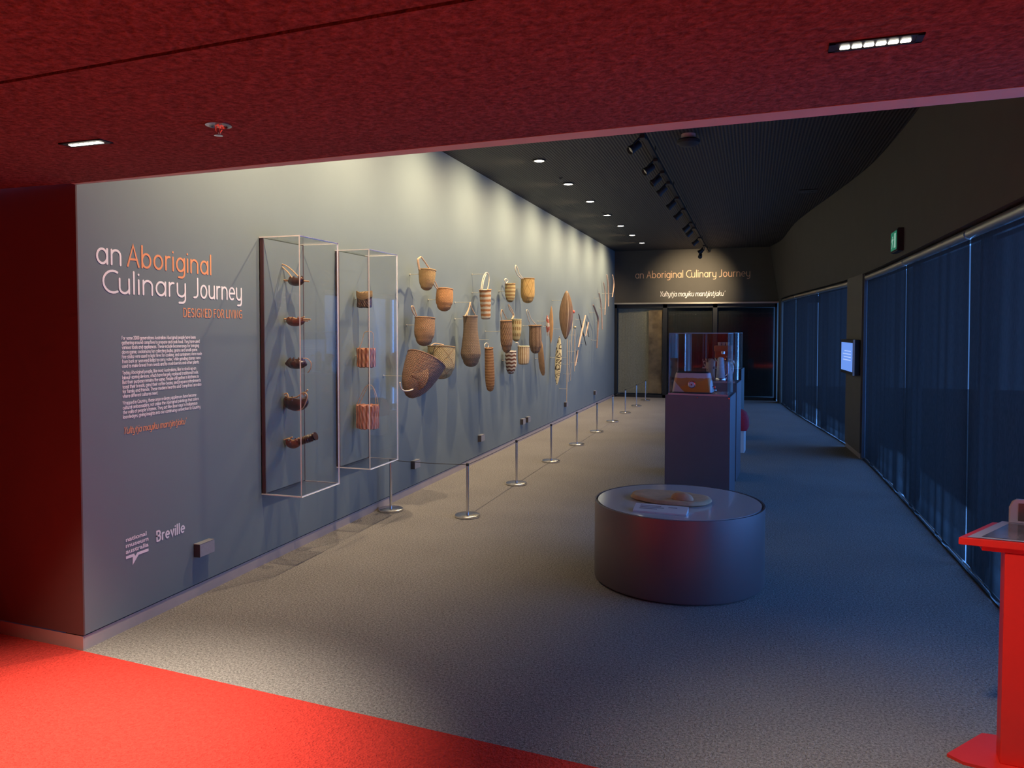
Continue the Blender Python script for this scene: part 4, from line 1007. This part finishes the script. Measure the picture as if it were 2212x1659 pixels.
# ---------------------------------------------------------------- barrier posts
PST = [(-3.13,6.24),(-2.38,6.24),(-2.385,7.72),(-2.385,9.19),(-2.385,10.66),(-2.38,12.12),(-2.38,13.58),(-2.39,15.08),(-2.38,16.54),(-2.37,17.95)]
PO = ['beside the wall under the far acrylic case','first of the long row out from the wall','second of the long row','third of the long row','fourth of the long row','fifth of the long row','sixth of the long row','seventh of the long row','eighth of the long row','last of the row by the end doors']
proto = None
for i, (x, y) in enumerate(PST):
    if proto is None:
        d = thing('barrier_post', 'low steel barrier post '+PO[i], 'barrier post', (x, y, 0), 0, 'low steel barrier posts')
        b = MB(); b.lathe([(0,.0),(.108,.0),(.112,.004),(.112,.018),(.106,.023),(.03,.026),(.012,.026)], 44); b.build('base', M['steel'], d, smooth=True)
        b = MB(); b.cyl((0,0), .024, .452, .0125, 20); b.build('post', M['steel'], d, smooth=True)
        b = MB(); b.lathe([(.0128,.452),(.0138,.454),(.0138,.470),(.011,.475),(0,.476)], 18); b.build('cap', M['blackrub'], d, smooth=True)
        proto = d
    else:
        d = proto.copy(); COL.objects.link(d); d.location = (x, y, 0); d['label'] = 'low steel barrier post '+PO[i]
        for ch in list(proto.children):
            c = ch.copy(); COL.objects.link(c); c.parent = d
for (a, c) in zip(PST, PST[1:]):
    b = MB(); A = Vector((a[0],a[1],.462)); C = Vector((c[0],c[1],.462)); dv = (C-A).normalized()*.014
    b.tube([A+dv+(C-A-2*dv)*k/10-Vector((0,0,.006*math.sin(math.pi*k/10))) for k in range(11)], .0028, 6)
    i = PST.index(a)
    tag(b.build('barrier_rope', M['blackrub'], smooth=True), 'thin dark rope strung between the %s barrier posts' % ('first two', 'second and third', 'third and fourth', 'fourth and fifth', 'fifth and sixth', 'sixth and seventh', 'seventh and eighth', 'eighth and ninth', 'last two')[i], 'rope', 'ropes between the barrier posts')

# ---------------------------------------------------------------- round plinth
dc = thing('round_plinth', 'low drum-shaped dark grey plinth with white top in front', 'plinth', (-.455, 5.13, 0))
RR = .553; HT = .515
b = MB(); b.lathe([(RR-.02,.0),(RR-.02,.012),(RR,.014),(RR,HT),(RR-.010,HT),(RR-.010,HT-.012),(0,HT-.012)], 96)
b.build('drum', plain('drum_paint', (.20,.165,.175), .36, .50, noise=.02, scale=5, spec=.6), dc, smooth=True)
b = MB(); b.lathe([(RR-.022,HT-.012),(RR-.022,HT),(0,HT)], 96); b.build('top_plate', M['drumtop'], dc, smooth=True)
ZT = HT+.0005
stone = plain('sandstone', (.66,.40,.24), .85, noise=.22, scale=14, bump=.006)
p = at(1449, 1074, 2, ZT+.02)
d = thing('grindstone', 'flat oval sandstone grinding slab on the round plinth', 'grindstone', (p.x, p.y, ZT))
n = 40; out = []
random.seed(3)
jit = [random.uniform(-.012,.012) for _ in range(n)]
outline = []
for i in range(n):
    a = 2*math.pi*i/n
    r = 1/((abs(math.cos(a)/.268)**2.4+abs(math.sin(a)/.17)**2.4)**(1/2.4))
    outline.append((a, r+jit[i]*.6))
b = MB(); rings = [(.93,.0),(1.0,.010),(1.0,.022),(.97,.030),(.9,.033),(.6,.030),(.3,.027)]
vs = []; fs = []
for (s, z) in rings:
    for (a, r) in outline: vs.append((r*s*math.cos(a), r*s*math.sin(a), z+.001*math.sin(a*5)))
for i in range(len(rings)-1):
    for k in range(n): fs.append((i*n+k, i*n+(k+1) % n, (i+1)*n+(k+1) % n, (i+1)*n+k))
vs.append((0,0,.026)); c_ = len(vs)-1
for k in range(n): fs.append(((len(rings)-1)*n+k, (len(rings)-1)*n+(k+1) % n, c_))
fs.append(tuple(range(n-1,-1,-1)))
b.add(vs, fs, M=RZ(math.radians(-12))); b.build('slab', stone, d, smooth=True)
p2 = at(1472, 1076, 2, ZT+.04)
d = thing('hand_stone', 'small rounded grinding stone resting on the flat sandstone slab', 'stone', (p2.x+.005, p2.y, ZT+.029))
b = MB(); b.lathe([(0,.05),(.3,.048),(.6,.042),(.85,.030),(.98,.016),(1,.006),(.9,.0),(0,.0)], 28, M=RZ(math.radians(-22)) @ Matrix.Diagonal((.078,.046,1,1))); b.build('stone', stone, d, smooth=True)
p3 = at(1427, 1106, 2, ZT)
d = thing('label_card', 'small white wedge label lying on the round plinth', 'label', (p3.x, p3.y, ZT), math.radians(-3))
b = MB(); b.prism([(-.052,0),(.052,0),(.052,.034),(-.052,.010)], -.165, .165, M=Matrix.Rotation(math.radians(-90),4,'Z') @ Matrix.Scale(-1,4,(1,0,0))); cd_ = b.build('card', M['cream'], d)
for (x0, x1, dy) in ((-.13,.0,.026),(-.13,.02,.006),(.045,.10,.02),(-.13,-.02,-.014)):
    zz = lambda y: .010+(.052+y)/.104*.024+.0008
    b = MB(); b.add([(x0,dy-.005,zz(dy-.005)),(x1,dy-.005,zz(dy-.005)),(x1,dy+.005,zz(dy+.005)),(x0,dy+.005,zz(dy+.005))], [(0,1,2,3)]); b.build('text_line', plain('label_ink', (.35,.32,.38), .6), cd_)

# ---------------------------------------------------------------- tall plinths with glass cases
ROT = math.radians(-3.5)
def plinth(label, xc, yf, w, dpt, h, ch, name='tall_plinth', mat=None):
    """xc = centre of the front face"""
    d = thing(name, label, 'plinth', (xc, yf, 0), ROT, 'tall plinths with glass cases')
    b = MB(); b.box((-w/2,0,0),(w/2,dpt,h)); b.build('body', mat or M['plinth'], d, bevel=.003)
    i = .028
    b = MB(); b.box((-w/2+i,i,h),(w/2-i,dpt-i,h+.004)); b.build('deck', plain('plinth_deck', (.16,.13,.17), .25, spec=.6), d)
    def pane(a, c, axis, nm):
        b = MB(); b.box(a, c); big = {0: (5,3), 1: (2,4), 2: (0,1)}[axis]
        for q in range(6): b.mi[q] = 0 if q in big else 1
        b.build(nm, [M['acrylic'], M['glassedge']], d)
    e = .006; x0, x1, y0, y1 = -w/2+i, w/2-i, i, dpt-i
    z0, z1 = h+.0045, h+ch
    pane((x0,y0,z0),(x1,y0+e,z1),1,'front_pane'); pane((x0,y1-e,z0),(x1,y1,z1),1,'back_pane')
    pane((x0,y0+e,z0),(x0+e,y1-e,z1),0,'side_pane'); pane((x1-e,y0+e,z0),(x1,y1-e,z1),0,'side_pane')
    pane((x0,y0,z1),(x1,y1,z1+e),2,'top_pane')
    b = MB()
    for (a, c) in (((x0-.004,y0-.005,h),(x1+.004,y0-.0005,h+.018)),): b.box(a, c)
    b.build('front_bead', plain('bead_pink', (.55,.45,.50), .35, .4), d)
    for xx, yy in ((0,0),(w/2-.005,.0)):
        b = MB(); b.tube([(xx if xx == 0 else w/2-.012,-.006,h-.014),(xx if xx == 0 else w/2-.012,0,h-.014)], .005, 10); b.build('screw', M['chrome'], d, smooth=True)
    return d
M['glassedge'] = plain('glass_edge', (.30,.38,.44), .2, spec=.8)
P1 = plinth('nearest tall dark plinth with a striped toaster in its glass case', -.480, 7.3, .60, .60, 1.035, .585)
P2 = plinth('middle tall plinth holding a dotted metal jug in its glass case', -.445, 8.62, .60, .60, 1.075, .545)
P3 = plinth('farthest tall black plinth mostly hidden behind the other two', -.44, 11.9, .60, .60, 1.07, .54, mat=plain('plinth_black', (.02,.02,.024), .5))

# toaster
tmat, t, bs = nt('toaster_art')
tc = N(t, 'ShaderNodeTexCoord'); sp_ = N(t, 'ShaderNodeSeparateXYZ'); L(t, tc.outputs['Object'], sp_.inputs[0])
nz = N(t, 'ShaderNodeTexNoise'); nz.inputs['Scale'].default_value = 16; nz.inputs['Detail'].default_value = 3; L(t, tc.outputs['Object'], nz.inputs['Vector'])
zz = math_(t, 'ADD', sp_.outputs[2], math_(t, 'MULTIPLY_ADD', nz.outputs[0], .03, -.015))
xx = sp_.outputs[0]
c1 = mixc(t, math_(t, 'GREATER_THAN', zz, .155), (.62,.24,.09), (.70,.48,.52))
lower = math_(t, 'LESS_THAN', zz, math_(t, 'MULTIPLY_ADD', xx, .30, .105))
c2 = mixc(t, lower, c1, (.72,.25,.05))
corner = math_(t, 'LESS_THAN', math_(t, 'ADD', zz, math_(t, 'MULTIPLY', xx, 1.0)), -.045)
c3 = mixc(t, corner, c2, (.70,.50,.50))
side = math_(t, 'GREATER_THAN', xx, .172)
L(t, mixc(t, side, c3, (.62,.68,.75)), bs.inputs['Base Color']); bs.inputs['Roughness'].default_value = .28; bs.inputs['Coat Weight'].default_value = .4
ts = thing('toaster', 'trapezoid toaster painted in orange and pink bands in nearest glass case', 'toaster', (-.535, 7.3+.22, 1.035+.0045), ROT)
def loft(sections, mat, name, parent, seg=8):
    """sections = [(z, half x, half y, corner r, cx)] rounded rectangles"""
    vs = []; fs = []; m = None
    for z, hx, hy, r, cx in sections:
        ring = []
        for qx, qy, a0 in ((1,1,0),(-1,1,90),(-1,-1,180),(1,-1,270)):
            for k in range(seg+1):
                a = math.radians(a0+90*k/seg)
                ring.append((cx+qx*(hx-r)+r*math.cos(a), qy*(hy-r)+r*math.sin(a), z))
        m = len(ring); vs += ring
    for i in range(len(sections)-1):
        for k in range(m): fs.append((i*m+k, i*m+(k+1) % m, (i+1)*m+(k+1) % m, (i+1)*m+k))
    fs.append(tuple(range(m-1,-1,-1))); fs.append(tuple((len(sections)-1)*m+k for k in range(m)))
    b = MB(); b.add(vs, fs); return b.build(name, mat, parent, smooth=True)
loft([(.022,.188,.10,.03,0),(.10,.178,.095,.032,.0),(.19,.160,.085,.035,0),(.203,.155,.080,.035,0)], tmat, 'body', ts)
loft([(.203,.148,.074,.03,0),(.213,.143,.069,.03,0)], M['blackrub'], 'top_plate', ts)
for sy_ in (-.028,.028):
    b = MB(); b.box((-.11,sy_-.012,.212),(.11,sy_+.012,.2145)); b.build('slot', M['black'], ts)
loft([(.008,.185,.098,.03,0),(.022,.19,.102,.03,0)], M['chrome'], 'base_trim', ts)
for fx, fy in ((-.15,-.07),(.15,-.07),(-.15,.07),(.15,.07)):
    b = MB(); b.cyl((fx,fy), 0, .010, .014, 14); b.build('foot', M['blackrub'], ts, smooth=True)
b = MB(); b.lathe([(.038,0),(.036,.008),(.030,.010)], 28, M=T(.0,-.094,.095) @ Matrix.Rotation(math.radians(96),4,'X')); b.build('dial_ring', M['chrome'], ts, smooth=True)
b = MB(); b.lathe([(.028,0),(.027,.016),(.010,.018)], 28, M=T(.0,-.096,.095) @ Matrix.Rotation(math.radians(96),4,'X')); dl_ = b.build('dial', plain('dial_lilac', (.70,.58,.66), .3), ts, smooth=True)
b = MB(); b.lathe([(.008,.018),(.007,.022),(0,.023)], 14, M=T(.0,-.096,.095) @ Matrix.Rotation(math.radians(96),4,'X')); b.build('dial_dot', plain('dial_red', (.45,.02,.04), .3), dl_, smooth=True)
b = MB(); b.tube([(.183,0,.07),(.205,0,.07)], .006, 8); b.box((.198,-.02,.06),(.212,.02,.078)); b.build('lever', M['chrome'], ts)
b = MB(); b.lathe([(0,.012),(.012,.008),(.014,0),(.010,-.008),(0,-.012)], 14, M=T(.212,-.05,.04)); b.build('side_knob', M['chrome'], ts, smooth=True)

# second case contents
dotm = uvmat('dotted_jug', (.70,.76,.84), (.25,.32,.42), 'dots', n=26, k=26, rough=.35, weave=(1,1))
blot = plain('blotted_beige', (.62,.45,.36), .5)
m_, t, bs = nt('blotched_pattern'); tc = N(t, 'ShaderNodeTexCoord'); vo = N(t, 'ShaderNodeTexVoronoi'); vo.inputs['Scale'].default_value = 22; L(t, tc.outputs['Object'], vo.inputs['Vector'])
L(t, mixc(t, math_(t, 'LESS_THAN', vo.outputs['Distance'], .35), (.62,.46,.38), (.12,.05,.05)), bs.inputs['Base Color'])
z2 = 1.075+.0045
j = thing('metal_jug', 'tall pale blue jug with fine dots in the middle glass case', 'jug', (-.33, 8.62+.25, z2), ROT)
b = MB(); b.lathe([(0,.0),(.052,.0),(.056,.01),(.056,.03),(.050,.04),(.048,.05),(.040,.16),(.036,.24),(.030,.262),(.015,.27),(0,.272)], 36); b.build('body', dotm, j, smooth=True)
b = MB(); b.lathe([(.058,.004),(.060,.012),(.060,.028),(.056,.034)], 36); b.build('base_ring', M['chrome'], j, smooth=True)
b = MB(); b.tube(smooth_path([(.036,-.01,.235),(.075,-.02,.22),(.082,-.02,.15),(.078,-.02,.08),(.048,-.01,.05)]), .008, 8); b.build('handle', M['chrome'], j, smooth=True)
b = MB(); b.tube([(-.028,0,.22),(-.055,0,.25),(-.060,0,.262)], [.014,.010,.006], 8); b.build('spout', M['chrome'], j, smooth=True)
j = thing('blender_jug', 'brown blotched jug with a zigzag top edge, left of the dotted jug', 'jug', (-.445, 8.62+.34, z2), ROT)
b = MB(); b.lathe([(0,0),(.055,0),(.056,.02),(.048,.05),(.046,.12),(.055,.23),(.058,.235)], 28, fn=lambda th,i,R,Z:(R, Z+(.018*math.sin(th*4) if i == 6 else 0))); b.build('body', m_, j, smooth=True)
b = MB(); b.tube(smooth_path([(-.05,0,.2),(-.085,-.01,.24),(-.07,0,.19),(-.052,0,.14)]), .007, 8); b.build('handle', m_, j, smooth=True)
j = thing('coffee_pot', 'shiny dark coffee pot behind the dotted jug in the middle case', 'coffee pot', (-.265, 8.62+.40, z2), ROT+1.6)
b = MB(); b.lathe([(0,0),(.06,0),(.062,.02),(.055,.10),(.035,.19),(.034,.21),(.045,.23)], 32); b.build('body', plain('dark_chrome', (.32,.22,.24), .15, .9), j, smooth=True)
b = MB(); b.lathe([(.045,.23),(.04,.25),(.012,.262),(.012,.28),(0,.285)], 24); b.build('lid', plain('copper_lid', (.55,.20,.12), .25, .8), j, smooth=True)
b = MB(); b.tube(smooth_path([(.04,-.03,.2),(.075,-.06,.17),(.07,-.06,.09),(.045,-.04,.06)]), .007, 8); b.build('handle', M['chrome'], j, smooth=True)
# third case contents
z3 = 1.07+.0045
j = thing('coffee_machine', 'brown and chrome coffee machine inside the farthest glass case', 'coffee machine', (-.42, 11.9+.42, z3), ROT)
loft([(0,.14,.14,.02,0),(.05,.14,.14,.02,0),(.055,.13,.13,.02,0)], M['chrome'], 'base', j)
b = MB(); b.box((-.13,.03,.05),(.13,.13,.32)); b.build('back_housing', plain('copper_housing', (.42,.14,.09), .3, .4), j, bevel=.012)
b = MB(); b.box((-.13,-.10,.25),(.13,.13,.34)); b.build('head', plain('copper_head', (.50,.20,.12), .3, .4), j, bevel=.012)
b = MB(); b.lathe([(.03,.25),(.03,.21),(.02,.205)], 20, M=T(0,-.05,0)); b.tube([(0,-.06,.225),(0,-.17,.215)], .010, 8); b.build('portafilter', M['chrome'], j, smooth=True)
for cxx in (-.06,.0,.06):
    b = MB(); b.lathe([(.022,.34),(.028,.39),(.026,.39),(.02,.345)], 16, M=T(cxx,.02,0)); b.build('cup', plain('cup_white', (.7,.6,.5), .3), j, smooth=True)
j = thing('kettle', 'rounded chrome and brass kettle right of the coffee machine', 'kettle', (-.25, 11.9+.13, z3), ROT-1.6)
b = MB(); b.lathe([(0,0),(.06,0),(.075,.04),(.07,.09),(.045,.13),(.02,.14),(0,.142)], 32); b.build('body', plain('brass', (.62,.44,.28), .25, .8), j, smooth=True)
b = MB(); b.tube(smooth_path([(-.05,0,.12),(-.04,0,.19),(.04,0,.19),(.05,0,.12)]), .007, 8); b.build('handle', M['blackrub'], j, smooth=True)
b = MB(); b.tube([(.06,0,.06),(.09,0,.10),(.10,0,.125)], [.014,.010,.008], 8); b.build('spout', M['chrome'], j, smooth=True)

# ---------------------------------------------------------------- red stool behind the middle plinth
d = thing('stool', 'red cushioned stool on a white block beside the tall plinths', 'stool', (-.21, 10.8, 0), ROT)
loft([(0,.14,.14,.01,0),(.30,.14,.14,.01,0)], plain('stool_white', (.80,.82,.86), .5), 'block', d)
loft([(.30,.17,.17,.05,0),(.34,.185,.185,.06,0),(.44,.18,.18,.06,0),(.53,.15,.15,.06,0),(.57,.10,.10,.05,0)], plain('red_cushion', (.55,.03,.06), .8, noise=.15, scale=40, bump=.003), 'cushion', d)

# ---------------------------------------------------------------- wall screen and exit sign
pa, pb = 10.66, 11.66
a = math.atan2(wf(pb)-wf(pa), pb-pa)
d = thing('wall_screen', 'blue lit flat screen mounted on the wall pier', 'screen', (wf(pa), pa, 1.07), -a)
wsc = .98
b = MB(); b.box((-.07,0,0),(-.005,wsc,.46)); b.build('housing', M['blackrub'], d, bevel=.006)
b = MB(); b.box((-.09,-.002,-.003),(-.07,.014,.463)); b.build('edge_trim', plain('screen_edge', (.75,.6,.6), .4), d)
b = MB(); b.box((-.085,.014,0),(-.069,wsc,.46)); b.build('bezel', M['black'], d)
b = MB(); b.add([(-.0862,.06,.04),(-.0862,wsc-.05,.04),(-.0862,wsc-.05,.42),(-.0862,.06,.42)], [(3,2,1,0)]); dd_ = b.build('display', emit('screen_blue', (.16,.34,.95), .9), d)
for k, (l, z) in enumerate(((.5,.30),(.62,.26),(.55,.22),(.6,.18))):
    b = MB(); b.add([(-.0868,.18,z),(-.0868,.18+l,z),(-.0868,.18+l,z+.014),(-.0868,.18,z+.014)], [(3,2,1,0)]); b.build('text_line', emit('screen_text', (.4,.56,1), 1.0), dd_)
d = thing('exit_sign', 'green lit running man exit sign above the near blinds', 'exit sign', (wf(8.1), 8.1, 2.42))
b = MB(); b.box((-.055,0,0),(0,.36,.22)); b.build('housing', M['blackrub'], d, bevel=.004)
b = MB(); b.box((-.060,.012,.012),(-.0545,.348,.208)); b.build('bezel', M['black'], d)
b = MB(); b.add([(-.0605,.02,.02),(-.0605,.34,.02),(-.0605,.34,.20),(-.0605,.02,.20)], [(3,2,1,0)]); lf_ = b.build('lit_face', emit('exit_green', (.02,.50,.28), .28), d)
b = MB(); wx = -.0612
def q3(pts): b.add([(wx, .36-p[0], p[1]) for p in pts], [tuple(range(len(pts)))])
q3([(.10,.155),(.13,.165),(.15,.15),(.13,.13)]); q3([(.09,.14),(.14,.13),(.13,.09),(.10,.09)]); q3([(.10,.095),(.12,.095),(.09,.04),(.07,.045)]); q3([(.12,.10),(.14,.09),(.17,.05),(.155,.04)])
q3([(.09,.14),(.10,.125),(.06,.10),(.05,.11)]); q3([(.14,.13),(.14,.115),(.18,.12),(.18,.13)]); q3([(.21,.04),(.29,.04),(.29,.18),(.21,.18)])
b.build('pictogram', emit('exit_white', (.5,.9,.7), .45), lf_)

# ---------------------------------------------------------------- red reading stand at the right edge
d = thing('reading_stand', 'bright red floor stand with a sloping label panel, right foreground', 'stand', (1.05, 3.33, 0), math.radians(-6))
b = MB(); b.add([(-.30,-.10,0),(-.15,.13,0),(.40,.20,0),(.40,-.22,0),(-.25,-.14,0),(-.30,-.10,.012),(-.15,.13,.012),(.40,.20,.012),(.40,-.22,.012),(-.25,-.14,.012)],
      [(4,3,2,1,0),(5,6,7,8,9),(0,1,6,5),(1,2,7,6),(2,3,8,7),(3,4,9,8),(4,0,5,9)]); b.build('base_plate', M['standred'], d)
b = MB(); b.box((-.125,-.10,.012),(.30,-.02,.818)); b.build('post', M['standred'], d, bevel=.004)
b = MB(); b.slab([(-.28,-.12),(.42,-.12),(.42,.20),(-.12,.20)], .838, .866); b.build('desk', M['standred'], d, bevel=.003)
b = MB(); b.box((-.20,-.10,.818),(.40,.10,.838)); b.build('desk_bracket', M['standred'], d, bevel=.003)
panel = plain('panel_photo', (.16,.11,.09), .25, noise=.9, scale=9, coat=.5)
b = MB(); b.add([(x, y, .868+max(0,y)*.05) for x, y in ((-.25,-.11),(.40,-.11),(.40,.18),(-.09,.18))], [(0,1,2,3)]); pb_ = b.build('panel_border', plain('panel_grey', (.48,.38,.37), .35), d)
b = MB(); b.add([(x, y, .870+max(0,y)*.05) for x, y in ((-.20,-.09),(.38,-.09),(.38,.15),(-.07,.15))], [(0,1,2,3)]); b.build('panel_picture', panel, pb_)
d2 = thing('picture_card', 'rounded card with a dark picture standing on the red stand', 'card', (1.20, 3.49, .878), math.radians(-6))
loft([(0,.20,.008,.004,0),(.06,.20,.008,.004,0),(.085,.19,.008,.004,0),(.095,.175,.008,.004,0)], plain('card_border', (.60,.50,.50), .4), 'frame', d2)
b = MB(); b.add([(-.17,-.009,.008),(.17,-.009,.008),(.17,-.009,.08),(-.17,-.009,.08)], [(0,1,2,3)]); b.build('picture', panel, d2)
